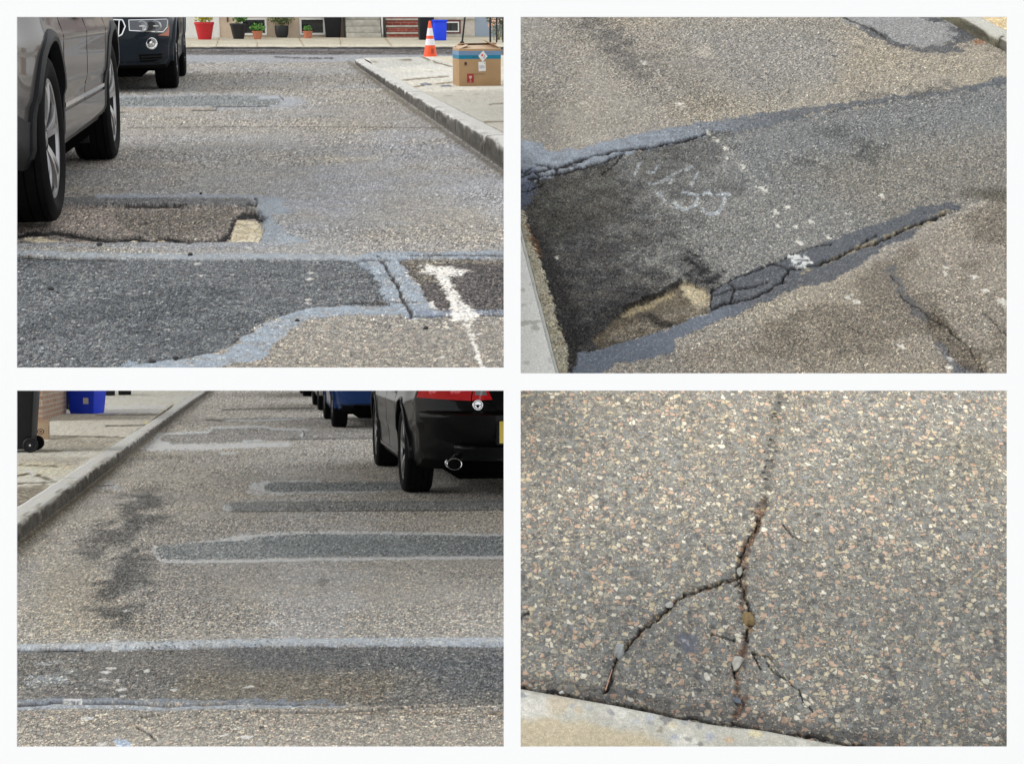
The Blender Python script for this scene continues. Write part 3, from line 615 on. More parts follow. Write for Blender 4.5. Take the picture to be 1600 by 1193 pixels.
    p.lay((92, 96, 104), p.line([(1468, 540), (1485, 562), (1500, 585)], 10, 5, 7)*.8, grain=.5); p.lay((96, 98, 104), p.line([(1500, 572), (1530, 588)], 10, 5, 6)*.8)
    p.lay((84, 76, 64), p.line([(1460, 498), (1490, 540), (1530, 575)], 22, 14, 10)*.6, pit=.2)
    for q, wd in (([(1393, 430), (1402, 445), (1415, 470), (1440, 487), (1460, 500), (1480, 510), (1500, 530), (1515, 545), (1522, 560), (1535, 585)], 1.6), ([(1535, 490), (1555, 505), (1565, 520), (1590, 530)], 1.6), ([(1350, 520), (1322, 512)], .1)):
        p.lay((42, 39, 36), p.line(q, wd, 1.2, 5, 10, gaps=.36)*.85, grain=.5, dz=-.008)
    p.lay((70, 66, 52), p.poly([(1500, 300), (1590, 290), (1590, 320), (1550, 318)], 12, 10)*.6)
    # blobs of white paint
    dots = [(1083, 185, 3), (1108, 206, 5), (1122, 220, 3.5), (1133, 230, 5), (1137, 246, 3), (1147, 240, 2.5), (1162, 260, 4), (1192, 294, 6), (1197, 298, 4), (1230, 322, 5), (1213, 330, 6), (1216, 352, 5), (1267, 345, 6), (1295, 370, 4.5), (1325, 332, 4), (1378, 304, 6), (1070, 178, 2.5), (1062, 162, 4), (1045, 137, 3.5), (1006, 98, 6), (1028, 112, 3),
            (1478, 427, 5), (1476, 418, 4), (1380, 503, 4), (1325, 466, 6), (1337, 472, 6), (1332, 460, 4), (1522, 432, 5), (1566, 472, 9), (1408, 542, 6), (1540, 455, 5), (1244, 354, 5), (1250, 378, 5), (910, 160, 3), (975, 120, .1), (1486, 560, 5), (1484, 575, 5), (870, 402, 4)]
    for i, (cx, cy, r) in enumerate(dots):
        a = .7+.3*random.random(); p.lay((222, 219, 208), p.poly([(cx-r*1.1, cy-r*.5), (cx+r*.3, cy-r*.6), (cx+r*1.2, cy+r*.4), (cx-r*.2, cy+r*.5)], 1.8, 4, 25, 3+i)*a, grain=.2)
    p.lay((196, 192, 180), p.line([(1062, 162), (1108, 206), (1135, 232), (1192, 296), (1216, 330), (1250, 385)], 5, 5, 7, 22, gaps=.66)*.7, grain=.5)
    p.lay((206, 208, 204), p.poly([(1232, 398), (1258, 396), (1268, 410), (1262, 418), (1244, 420), (1236, 408)], 3, 6, 20)*sm(p.nz(45, 161), .38, .5), grain=.2, dz=.004)
    p.speck(.34)
    # chalk scrawl
    ch = [[(1000, 255), (996, 262), (991, 270)], [(1028, 257), (1021, 268), (1012, 268)], [(1062, 265), (1048, 274), (1034, 282), (1022, 286)], [(1010, 286), (1016, 284)], [(1050, 280), (1046, 284)], [(1082, 258), (1072, 264)], [(1090, 268), (1084, 282), (1080, 288)],
          [(1029, 299), (1034, 305), (1039, 313)], [(1066, 299), (1078, 300), (1090, 304), (1090, 314), (1083, 321), (1070, 325), (1058, 322), (1055, 316)], [(1099, 301), (1106, 298), (1111, 303)], [(1121, 303), (1128, 301), (1140, 302)], [(1129, 304), (1132, 312), (1130, 322), (1122, 330), (1110, 334), (1102, 332), (1100, 326)]]
    for i, q in enumerate(ch): p.lay((196, 204, 210), p.line(q, 3.6 if i > 6 else 3, 1.8, 3, 30, 40+i, gaps=.36)*(.62 if i > 7 else .4), grain=.8)
    # rough concrete haunch beside the steel-edged kerb
    hn = p.poly([(800, 320), (818, 332), (834, 380), (842, 405), (853, 432), (858, 452), (868, 485), (872, 505), (885, 544), (889, 600), (860, 600), (800, 380)], 1.5, 6, 30)
    p.lay((186, 180, 160), hn, grain=.7, dz=.006); p.lay((150, 143, 120), hn*sm(p.nz(20, 171), .5, .62)*.6); p.lay((124, 92, 66), p.poly([(822, 350), (838, 372), (846, 400), (836, 398)], 4, 5)*.6)
M_R2 = ground_mat('asphalt trench', 96, 230, PAL, 1.0, .5, .80, .7, 520)
sheet('road', P2, axis_pts(802, 806, 1582, 1900, 1.45), np.concatenate([np.arange(-200, 15, 30.), np.arange(18, 591, 1.35)]), paint2, M_R2, G2, sq=.7)
def kerbP(place, px, z): 
    a = [place.loc(x, y, z) for x, y in px]; return [(float(u), float(v)) for u, v in a]
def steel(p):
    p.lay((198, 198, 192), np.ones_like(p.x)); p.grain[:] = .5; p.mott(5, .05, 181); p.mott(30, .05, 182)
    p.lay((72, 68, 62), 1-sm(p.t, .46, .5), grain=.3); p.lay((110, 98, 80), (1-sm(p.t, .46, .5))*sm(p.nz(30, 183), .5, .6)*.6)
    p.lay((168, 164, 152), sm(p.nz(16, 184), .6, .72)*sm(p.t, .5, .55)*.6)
kl = [(806, 330), (814, 358), (827, 410), (847, 486), (859, 532), (873, 583), (876, 594)]
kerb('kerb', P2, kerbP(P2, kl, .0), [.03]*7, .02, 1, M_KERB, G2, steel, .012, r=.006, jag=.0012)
kq = np.array(kerbP(P2, kl, .0)); tt = np.linspace(0, 1, 160); ky = np.interp(tt, np.linspace(0, 1, 7), kq[:, 1]); kx = np.interp(tt, np.linspace(0, 1, 7), kq[:, 0])
def slabp(p):
    p.lay((232, 232, 226), np.ones_like(p.x)); p.grain[:] = .6; p.mott(5, .05, 181); p.mott(30, .06, 182); p.lay((160, 156, 144), sm(p.nz(16, 184), .6, .72)*.6)
strip_sheet('pavement', P2, [(.004, ky[i], .031, kx[i]-.022, ky[i], .031) for i in range(160)][::-1], np.linspace(0, 1, 40), slabp, M_KERB, G2)
def kr(p):
    kerb_paint(p, face=(120, 116, 100), top=(196, 194, 184), wear=.2); p.lay((70, 66, 56), p.line([(1560, 78), (1562, 62), (1568, 55)], 2, 1, 1))
    p.lay((90, 86, 72), (1-sm(p.t, .42, .5))*p.line([(1495, 40), (1530, 58)], 12, 8, 8, gaps=.45)*.7)
kerb('kerb', P2, kerbP(P2, [(1380, -25), (1478, 32), (1526, 59), (1561, 76), (1620, 104), (1700, 142)], 0), [.08]*6, .13, -1, M_KERB, G2, kr, .02)
def pv2(p):
    p.lay((216, 196, 156), np.ones_like(p.x)); p.grain[:] = .8; p.mott(5, .08, 191); p.lay((188, 160, 116), sm(p.nz(7, 192), .55, .7)*.4)
kb = kerbP(P2, [(1380, -25), (1478, 32), (1526, 59), (1561, 76), (1620, 104), (1700, 142)], 0); rows = []
kb = np.array(kb); tt = np.linspace(0, 1, 80); ss = np.concatenate([[0], np.cumsum(np.hypot(*np.diff(kb, axis=0).T))]); ss /= ss[-1]
bx, by = np.interp(tt, ss, kb[:, 0]), np.interp(tt, ss, kb[:, 1]); dx, dy = np.gradient(bx), np.gradient(by); dl = np.hypot(dx, dy)
for i in range(80): rows.append((bx[i]-dy[i]/dl[i]*.134, by[i]+dx[i]/dl[i]*.134, .078, bx[i]-dy[i]/dl[i]*2.5, by[i]+dx[i]/dl[i]*2.5, .078))
strip_sheet('pavement', P2, rows[::-1], np.linspace(0, 1, 60), pv2, M_PAVX, G2)

# ---- place 3: street with parked cars and repair strips
def paint3(p):
    x, y = p.x, p.y
    p.lay((154, 151, 145), np.ones_like(x)); p.grain[:] = .85
    p.lay((160, 156, 149), sm(p.nz(.7, 221), .45, .65)*.6); p.lay((142, 141, 140), sm(p.nz(1.0, 222), .5, .7)*.5); p.mott(6, .08, 223)
    p.lay((163, 163, 164), sm(p.line([(540, 640), (470, 720), (520, 820), (480, 980)], 110, 90, 20)*p.nz(5, 225)*1.7, .35, 1)*.55)
    p.lay((170, 166, 158), sm(-y, -760, -640)*.6)  # road painted lighter with distance, offsetting shade from the street above
    p.lay((142, 137, 128), sm(y, 1090, 1110)*.8); p.grain += sm(y, 1080, 1110)*.2
    p.lay((152, 145, 130), p.poly([(60, 870), (150, 880), (230, 990), (60, 995)], 40, 20)*.5)
    seal = dict(grain=.25, gloss=.45)  # pale blue of these seals is sky reflection put into the colour
    # far strips
    for q, wd, c in (([(348, 640), (420, 638), (490, 637.5)], 2.0, (96, 96, 94)), ([(322, 656), (345, 656.5), (355, 656)], 2.4, (84, 82, 78)), ([(356, 655), (400, 654), (510, 653)], 1.8, (120, 122, 122))): p.lay(c, p.line(q, wd, 1, 1.5, gaps=.25)*.8)
    p.lay((186, 194, 202), p.line([(352, 656.5), (400, 656), (480, 654)], 1.8, 1, 1.5, gaps=.45)*.8, **seal)
    p.lay((140, 139, 137), p.poly([(250, 686), (262, 678), (330, 674), (335, 668), (400, 667), (430, 670), (470, 672), (600, 672), (600, 686), (440, 688), (300, 692), (255, 693)], 1.5, 3), grain=.9)
    for q, wd in (([(250, 678), (290, 676), (325, 675), (330, 668), (410, 666), (430, 670), (480, 671)], 2.2), ([(248, 680), (240, 692), (262, 695)], 8), ([(472, 671), (473, 684)], 4), ([(230, 698), (290, 697), (350, 696), (400, 695), (450, 694)], 6), ([(380, 689), (408, 687.5)], 2), ([(346, 708), (366, 708)], 1.6)):
        p.lay((193, 203, 212), p.line(q, wd, 1.6, 3, gaps=.12)*.95, **seal)
    p.lay((204, 212, 218), p.poly([(218, 699), (300, 697), (395, 695), (390, 699), (300, 704), (222, 703)], 2, 4)*.8, **seal)
    p.lay((60, 60, 60), p.line([(473, 673), (476, 679), (473, 684)], 1.2, .8, 1.5)); p.lay((96, 96, 94), p.line([(443, 686), (600, 684)], 1.6, 1, 1)*.7)
    # three strips by the black car
    p.lay((184, 191, 198), p.poly([(392, 756), (420, 752), (500, 751), (505, 755), (430, 760), (440, 771), (390, 770)], 4, 6)*.95, **seal)
    p.lay((120, 125, 128), p.poly([(412, 758), (428, 753), (520, 753), (640, 752), (640, 766), (430, 769), (414, 764)], 1.5, 3), grain=1.1)
    p.lay((184, 191, 198), p.line([(425, 770), (600, 768)], 2.2, 1.5, 2)*.6, **seal)
    p.lay((126, 129, 130), p.poly([(350, 790), (358, 785), (400, 783), (800, 781), (800, 796), (420, 799), (356, 798)], 1.5, 3), grain=1.1)
    p.lay((186, 192, 198), p.poly([(346, 792), (356, 788), (362, 797), (350, 798)], 2, 4)*.8, **seal); p.lay((150, 152, 152), p.line([(272, 803), (330, 803), (372, 804)], 1.2, 1, 1, gaps=.4)*.8)
    p.lay((84, 84, 82), p.line([(360, 799), (500, 798), (800, 796.5)], 1.3, 1, 1)*.8); p.lay((160, 166, 172), p.line([(375, 781.5), (520, 780)], 1.4, 1, 1)*.5)
    p.lay((196, 204, 212), p.poly([(240, 853), (330, 844), (365, 838), (390, 833), (470, 830), (800, 833), (800, 838), (500, 838), (400, 842), (330, 850)], 2.5, 4)*.8, **seal)
    p.lay((130, 135, 137), p.poly([(246, 853), (300, 848), (365, 844), (400, 838), (470, 834), (600, 834), (800, 838), (800, 868), (500, 869), (420, 872), (300, 874), (250, 872)], 1.5, 3), grain=1.2)
    p.lay((112, 120, 124), p.poly([(400, 838), (800, 838), (800, 866), (440, 866)], 6, 8)*.4); p.lay((140, 146, 150), p.line([(400, 844), (480, 840), (620, 838)], 3, 2, 3, gaps=.4)*.5)
    p.lay((204, 211, 218), p.line([(240, 856), (245, 868), (250, 876), (300, 877), (380, 876), (500, 873), (800, 870)], 4.5, 2, 3, w2=2.5)*.95, **seal)
    p.lay((190, 198, 204), p.poly([(355, 845), (365, 838), (392, 835), (400, 838), (385, 844)], 2, 4)*.8, **seal)
    # oily speckled stain
    st = np.zeros_like(x)
    for q, wd in (([(215, 800), (205, 825), (150, 852), (200, 855)], 34), ([(232, 795), (195, 850), (190, 900), (185, 920), (190, 950)], 46), ([(205, 890), (180, 930), (185, 950)], 50)): st = np.maximum(st, p.line(q, wd, 26, 26, 5))
    st = st*sm(fbm(p.mx*9, p.my*2.3, 231, 6), .30, .55)
    p.lay((84, 86, 87), st*.72, pit=.6); p.pit = np.maximum(p.pit, p.poly([(200, 790), (260, 780), (300, 860), (440, 1000), (220, 1000)], 30, 20)*.3)
    p.pit = np.maximum(p.pit, p.line([(215, 960), (250, 990)], 40, 20, 15)*.5)
    p.lay((90, 86, 80), p.poly([(490, 910), (505, 902), (515, 905), (508, 916)], 5, 6)*.5)
    # near trench
    tr = p.poly([(0, 1013), (200, 1009), (400, 1006), (800, 1003), (800, 1098), (620, 1102), (400, 1098), (240, 1092), (0, 1092)], 3, 4)
    p.lay((112, 111, 108), tr, grain=1.15, dz=-.008); p.lay((96, 99, 102), tr*p.poly([(330, 1008), (800, 1004), (800, 1040), (400, 1044)], 14, 14)*.6); p.lay((122, 116, 104), tr*p.poly([(300, 1045), (620, 1050), (600, 1095), (260, 1085)], 20, 15)*.6)
    p.lay((92, 96, 100), tr*p.poly([(640, 1030), (800, 1020), (800, 1080), (700, 1085)], 20, 12)*.6); p.lay((160, 166, 170), tr*p.poly([(27, 1035), (120, 1032), (150, 1060), (40, 1066)], 14, 14)*sm(p.nz(12, 241), .52, .6)*.6)
    p.lay((172, 180, 189), p.line([(0, 1011), (100, 1009), (250, 1006), (400, 1002.5), (600, 1000.5), (800, 1001)], 7, 2.5, 3, w2=9)*.85, **seal)
    p.lay((124, 132, 142), p.poly([(0, 1087), (120, 1086), (260, 1088), (340, 1088), (520, 1091), (520, 1096), (250, 1098), (0, 1100)], 3, 4)*.85, grain=.4, gloss=.35)
    p.lay((152, 161, 172), p.line([(0, 1105), (70, 1104), (150, 1103), (250, 1107), (340, 1104), (540, 1101)], 6, 3, 4, w2=3)*.8, **seal)
    p.lay((120, 108, 92), p.line([(500, 1112), (640, 1113), (800, 1115)], 5, 3, 4, gaps=.4)*.5)
    for q, wd in (([(0, 1102), (40, 1099), (70, 1098), (85, 1096), (130, 1097), (200, 1097), (260, 1102), (300, 1100), (400, 1097), (470, 1098)], 5.5), ([(0, 1013), (60, 1013), (130, 1012)], 1.8), ([(215, 1135), (235, 1145), (245, 1155)], 1.8), ([(400, 1110), (520, 1112), (640, 1104), (760, 1100)], 1.4), ([(222, 1120), (250, 1116)], 1.5)):
        p.lay((34, 32, 32), p.line(q, wd, 1.2, 2.5, gaps=.08, w2=1.8), grain=.3, gloss=0, dz=-.014)
    p.lay((218, 216, 208), p.poly([(95, 1092), (105, 1086), (130, 1088), (128, 1096), (100, 1096)], 2.5, 4, 20)*sm(p.nz(40, 243), .36, .5)*.9, grain=.2)
    for i, (cx, cy, r) in enumerate([(197, 952, 5), (183, 990, 4), (180, 1000, 4), (179, 1012, 4), (172, 1040, 5), (168, 1046, 6), (185, 1060, 5), (162, 1058, 4), (195, 1072, 6), (275, 1073, 5), (388, 1068, 6), (135, 1122, 8), (350, 1148, 7), (385, 1150, 8), (370, 1138, 6), (160, 1162, 7), (192, 1084, 3), (110, 930, 3), (230, 1044, 3), (120, 840, 2), (350, 945, 6)]):
        p.lay((214, 211, 202), p.poly([(cx-r*1.5, cy+r*.1), (cx+r*.3, cy-r*.4), (cx+r*1.5, cy), (cx-r*.2, cy+r*.4)], 2, 4, 22, 3+i)*.85, grain=.25)
    p.lay((150, 164, 184), p.poly([(180, 1155), (200, 1150), (205, 1164), (195, 1175), (183, 1170)], 3, 6)*.8, grain=.4)
    p.lay((192, 190, 184), p.line([(255, 795), (230, 800), (205, 960), (182, 1000)], 5, 5, 8, 16, gaps=.62)*.6)
    p.speck(.45)
    # wet gutter
    p.lay((170, 176, 184), p.line([(148, 760), (175, 757), (185, 762)], 7, 6, 6, gaps=.45)*.6); p.lay((96, 92, 88), p.line([(150, 759), (178, 757)], 1.6, 1, 3, gaps=.4))
    p.lay((116, 108, 94), p.line([(0, 873), (27, 852), (148, 757), (220, 696), (330, 608)], 4, 3, 1, w2=2)*.7); p.lay((90, 88, 84), p.line([(150, 768), (200, 770)], 1, 1, 1)*.5)
M_R3 = ground_mat('asphalt patched street', 84, 190, PAL, .95, .5, .82, .5, 420, str_=.6)
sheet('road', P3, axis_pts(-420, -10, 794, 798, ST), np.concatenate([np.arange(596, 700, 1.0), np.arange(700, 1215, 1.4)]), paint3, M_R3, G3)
K3 = [(-1.385, 6.0), (-1.385, 15.0), (-1.38, 30.0), (-1.30, 52)]
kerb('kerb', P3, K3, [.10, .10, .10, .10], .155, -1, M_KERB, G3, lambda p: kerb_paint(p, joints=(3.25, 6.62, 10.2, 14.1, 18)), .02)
def pv3(p):
    p.lay((186, 183, 172), np.ones_like(p.x)); p.grain[:] = .7; p.mott(2.2, .10, 251); p.mott(9, .06, 252)
    p.lay((196, 194, 184), p.poly([(160, 633), (262, 632), (240, 648), (150, 648)], 2, 2)*.7); p.lay((172, 168, 158), p.poly([(110, 648), (240, 648), (215, 682), (60, 686)], 5, 4)*.6)
    rough = np.maximum(np.maximum(p.poly([(80, 682), (200, 684), (170, 698), (70, 706)], 4, 8, 5)*.7, p.poly([(15, 762), (70, 756), (85, 768), (27, 800), (0, 806)], 2, 4)), p.poly([(27, 712), (140, 715), (120, 730), (27, 728)], 5, 8, 5)*.5)
    rough = np.maximum(rough, p.line([(50, 700), (100, 690)], 12, 6, 8)*.6)
    p.lay((132, 126, 114), rough*.9, grain=1.1, pit=.3)
    p.lay((196, 186, 160), p.poly([(27, 722), (60, 720), (120, 728), (100, 742), (27, 742)], 5, 6)*.5)
    p.speck(.14, .02, .01)
    for q, wd in (([(24, 743), (48, 739), (70, 746), (80, 750)], 2.4), ([(60, 741), (75, 749)], 2), ([(55, 681), (120, 681), (195, 683)], 1.0), ([(165, 665), (215, 664), (235, 664)], 1.2), ([(27, 726), (90, 728)], 1.0), ([(27, 755), (90, 752)], 1.0), ([(120, 741), (150, 718), (190, 690), (240, 655), (270, 633)], 1.8), ([(100, 757), (118, 745)], 2), ([(150, 648), (262, 647)], .8), ([(27, 800), (60, 776), (96, 758)], 1.6)):
        p.lay((84, 78, 64), p.line(q, wd, .9, 2, gaps=.2), dz=-.004)
    p.lay((236, 234, 226), p.poly([(98, 705), (112, 704), (108, 707)], 1.5, 2)); p.lay((224, 222, 214), p.line([(42, 735), (52, 740)], 3, 1, 2)); p.lay((232, 210, 120), p.poly([(226, 659), (233, 658), (230, 662)], 1.5, 2))
rows = []
for yy in np.concatenate([np.arange(860, 700, -1.5), np.arange(700, 590, -1.0)]):
    Y = float(P3.loc(150, yy, .1)[1]); xr = -1.545+max(0, (Y-30)*.0036)
    rows.append((-6.0, Y, .098, xr, Y, .098))
strip_sheet('pavement', P3, rows, 1-np.geomspace(1, .0001, 1) if 0 else np.concatenate([np.linspace(0, .45, 12), np.linspace(.46, 1, 200)]), pv3, M_PAVX, G3)

# ---- place 4: close view of cracked aggregate beside a kerb
def paint4(p):
    x, y = p.x, p.y; p.sq = .9
    t = sm(y, 640, 980)
    p.lay((168, 164, 155), np.ones_like(x)); p.grain[:] = 1; p.lay((132, 131, 126), t*.9); p.grain += t*.12
    p.lay((112, 112, 110), sm(y, 850, 1050)*sm(p.nz(3, 321), .42, .62)*.7); p.lay((160, 154, 142), (1-sm(y, 700, 900))*sm(p.nz(3, 322), .5, .7)*.6); p.mott(18, .09, 323)
    p.lay((140, 138, 126), p.poly([(1340, 700), (1540, 690), (1560, 760), (1350, 770)], 40, 14)*.4)
    p.lay((84, 86, 84), p.line([(1214, 600), (1212, 640), (1209, 700), (1196, 760)], 9, 8, 8, 12, w2=14)*.4, pit=.15)
    p.lay((92, 96, 108), p.poly([(1058, 992), (1088, 990), (1096, 1016), (1072, 1020), (1060, 1008)], 6, 8, 20)*.75, grain=.4)
    p.lay((92, 90, 88), p.line([(814, 1068), (956, 1090), (1078, 1114), (1200, 1132), (1400, 1168)], 22, 14, 6, 14)*.65)
    main = [(1196, 780), (1184, 808), (1180, 824), (1166, 852), (1160, 878), (1155, 900), (1160, 930), (1167, 958), (1170, 985), (1163, 1010), (1152, 1030), (1152, 1060), (1154, 1090), (1158, 1132)]
    p.lay((104, 92, 82), p.line(main, 7, 4, 9, 16, gaps=.3)*.85, grain=1.1, dz=-.007)
    p.lay((112, 92, 78), p.line([(1190, 800), (1172, 850), (1160, 890)], 8, 3, 7, 18)*.8, pit=.2); p.lay((110, 86, 74), p.line([(1160, 1000), (1152, 1050), (1158, 1120)], 15, 7, 8, 20)*sm(p.nz(30, 331), .4, .55)*.7)
    br = [(1155, 896), (1128, 908), (1100, 919), (1070, 930), (1052, 940), (1040, 952), (1022, 968), (1005, 980), (992, 996), (978, 1010), (965, 1026), (955, 1050), (945, 1080)]
    p.lay((100, 92, 82), p.line(br, 5, 3, 7, 16, gaps=.34)*.8, dz=-.006)
    for q, wd in (([(1182, 808), (1178, 826), (1163, 848), (1158, 874), (1150, 893)], 1.9), (br, 1.7), ([(1160, 905), (1168, 935), (1174, 960)], 2), ([(1146, 1040), (1146, 1060)], 4), ([(1168, 980), (1170, 1000)], 2.5), ([(1200, 1035), (1222, 1055), (1240, 1072), (1258, 1098), (1268, 1112)], 1.3),
                  ([(1225, 822), (1240, 836), (1262, 846)], 2), ([(1160, 888), (1152, 915)], 3), ([(812, 968), (828, 958)], 2.2), ([(1150, 1000), (1130, 996), (1110, 994)], 1.4), ([(1178, 1022), (1210, 1026)], 1.4), ([(1176, 1020), (1188, 1042)], 1.8), ([(945, 1082), (955, 1060)], 4), ([(812, 1074), (956, 1098), (1078, 1122), (1200, 1140), (1380, 1170)], 4)):
        p.lay((40, 37, 35), p.line(q, wd, 1.2, 6, 18, gaps=.27)*.92, grain=.5, dz=-.012)
    for cx, cy, r in ((1436, 858, 1.6), (1331, 694, 1.6)): p.lay((40, 38, 36), p.poly([(cx-r, cy-r), (cx+r, cy-r), (cx+r, cy+r), (cx-r, cy+r)], 1.5, 2, 20))
M_R4 = ground_mat('asphalt close aggregate', 74, 190, PAL4, .95, .5, .88, .9, 620, .72)
sheet('road', P4, axis_pts(802, 806, 1582, 1900, 1.4), np.arange(602, 1222, 1.4), paint4, M_R4, G4, sq=.9)
def pk4(p):
    p.lay((178, 176, 166), np.ones_like(p.x)); p.grain[:] = .6; p.mott(14, .08, 341); p.mott(60, .08, 342)
    lowleft = p.poly([(780, 1118), (900, 1120), (1010, 1150), (1080, 1180), (1080, 1240), (780, 1240)], 14, 8, 14)
    p.lay((186, 172, 142), lowleft*.7); p.lay((206, 204, 196), (1-lowleft)*sm(p.nz(12, 343), .45, .6)*.7)
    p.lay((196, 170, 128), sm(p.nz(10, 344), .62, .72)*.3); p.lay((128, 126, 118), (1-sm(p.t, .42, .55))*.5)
    random.seed(12)
    L = [((158, 160, 164), (923, 1103), 7), ((120, 123, 130), (953, 1112), 7), ((160, 166, 176), (1016, 1120), 8), ((126, 131, 138), (1016, 1130), 6), ((84, 84, 92), (1040, 1122), 9), ((208, 198, 168), (1050, 1132), 9), ((108, 114, 122), (1094, 1133), 7), ((150, 158, 172), (1054, 1150), 8), ((104, 104, 100), (1075, 1153), 7), ((160, 166, 178), (1108, 1150), 10), ((212, 200, 158), (1180, 1146), 12), ((188, 160, 128), (1138, 1156), 9), ((84, 84, 84), (1093, 1162), 6), ((196, 178, 148), (905, 1110), 6), ((150, 156, 168), (894, 1103), 6), ((110, 116, 128), (816, 1086), 7), ((146, 150, 156), (1070, 1127), 6), ((130, 120, 100), (1030, 1140), 6), ((156, 160, 168), (990, 1126), 5)]
    for i, (c, (cx, cy), r) in enumerate(L):
        p.lay(c, p.poly([(cx-r, cy-r*.1), (cx-r*.3, cy-r*.7), (cx+r*.8, cy-r*.4), (cx+r, cy+r*.3), (cx-r*.1, cy+r*.7)], 1.6, 4, 30, 3+i)*.6, grain=.6)
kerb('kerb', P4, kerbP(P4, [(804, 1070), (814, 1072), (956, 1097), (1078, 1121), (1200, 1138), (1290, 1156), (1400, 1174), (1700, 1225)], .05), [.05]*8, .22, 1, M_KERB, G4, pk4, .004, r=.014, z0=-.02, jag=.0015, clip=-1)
# ================================================================== CARS
def paintmat(name, col, metal=.6, rough=.38, flake=.12, dust=.3, coat=.6):
    m, t, b = newmat(name); b.inputs['Metallic'].default_value = metal; b.inputs['Roughness'].default_value = rough; b.inputs['Specular IOR Level'].default_value = .08
    b.inputs['Coat Weight'].default_value = coat; b.inputs['Coat Roughness'].default_value = .03
    tcn = t.nodes.new('ShaderNodeTexCoord'); n = t.nodes.new('ShaderNodeTexNoise'); n.inputs['Scale'].default_value = 900; n.inputs['Detail'].default_value = 1
    n2 = t.nodes.new('ShaderNodeTexNoise'); n2.inputs['Scale'].default_value = 3.5; n2.inputs['Detail'].default_value = 8
    r_ = t.nodes.new('ShaderNodeMapRange'); r_.inputs[3].default_value = 1-flake; r_.inputs[4].default_value = 1+flake
    mm = t.nodes.new('ShaderNodeVectorMath'); mm.operation = 'SCALE'; mm.inputs[0].default_value = col
    # thin road film: roughness and a little dust lower down
    sx = t.nodes.new('ShaderNodeSeparateXYZ'); du = t.nodes.new('ShaderNodeMapRange'); du.inputs[1].default_value = .75; du.inputs[2].default_value = .2; du.inputs[3].default_value = 0; du.inputs[4].default_value = dust
    mu = t.nodes.new('ShaderNodeMath'); mu.operation = 'MULTIPLY'; mc = t.nodes.new('ShaderNodeMixRGB'); mc.inputs[2].default_value = (.20, .185, .165, 1)
    L = t.links.new
    L(tcn.outputs['Object'], n.inputs['Vector']); L(tcn.outputs['Object'], n2.inputs['Vector']); L(n.outputs['Fac'], r_.inputs[0]); L(r_.outputs[0], mm.inputs['Scale'])
    L(tcn.outputs['Object'], sx.inputs[0]); L(sx.outputs[2], du.inputs[0]); L(du.outputs[0], mu.inputs[0]); L(n2.outputs['Fac'], mu.inputs[1]); L(mu.outputs[0], mc.inputs[0]); L(mm.outputs[0], mc.inputs[1]); L(mc.outputs[0], b.inputs['Base Color'])
    bp = t.nodes.new('ShaderNodeBump'); bp.inputs['Strength'].default_value = .05; bp.inputs['Distance'].default_value = .02; L(n2.outputs['Fac'], bp.inputs['Height']); L(bp.outputs[0], b.inputs['Coat Normal'])
    return m
M_TYRE = mat('tyre rubber', (.005, .005, .0055), .75, spec=.10, noise=.35, nscale=22, bump=.15)
M_RIM = mat('machined alloy', (.40, .40, .41), .30, metal=.9, noise=.06, nscale=8)
M_RIMD = mat('dark alloy', (.022, .022, .024), .5, metal=.3, spec=.2)
M_PLAS = mat('black textured plastic', (.010, .011, .013), .5, spec=.2, noise=.2, nscale=60, bump=.1)
M_WELL = mat('wheel well', (.006, .006, .006), .95, spec=.1)
M_GLASSD = mat('tinted glass', (.012, .014, .016), .05, spec=.6)
M_CHROME = mat('chrome', (.75, .75, .76), .12, metal=1)
M_LENS = mat('clear lamp lens', (.30, .31, .33), .06, spec=.8, coat=1, metal=.3)
M_LAMPD = mat('lamp interior', (.06, .065, .075), .15, metal=.6, coat=1)
M_RED = mat('red lamp lens', (.70, .008, .016), .07, spec=.7, coat=1)
M_REDB = mat('red lamp reflector', (.85, .03, .045), .2, spec=.7, coat=1)
M_AMB = mat('amber lens', (.42, .09, .03), .12, coat=1)
M_SEAM = mat('panel gap', (.004, .004, .004), .9, spec=0)
M_UNDER = mat('underbody', (.003, .003, .003), .95, spec=.0)
M_PLATE = mat('number plate', (.78, .62, .12), .4)
M_WHITE = mat('white plastic', (.7, .7, .68), .4)

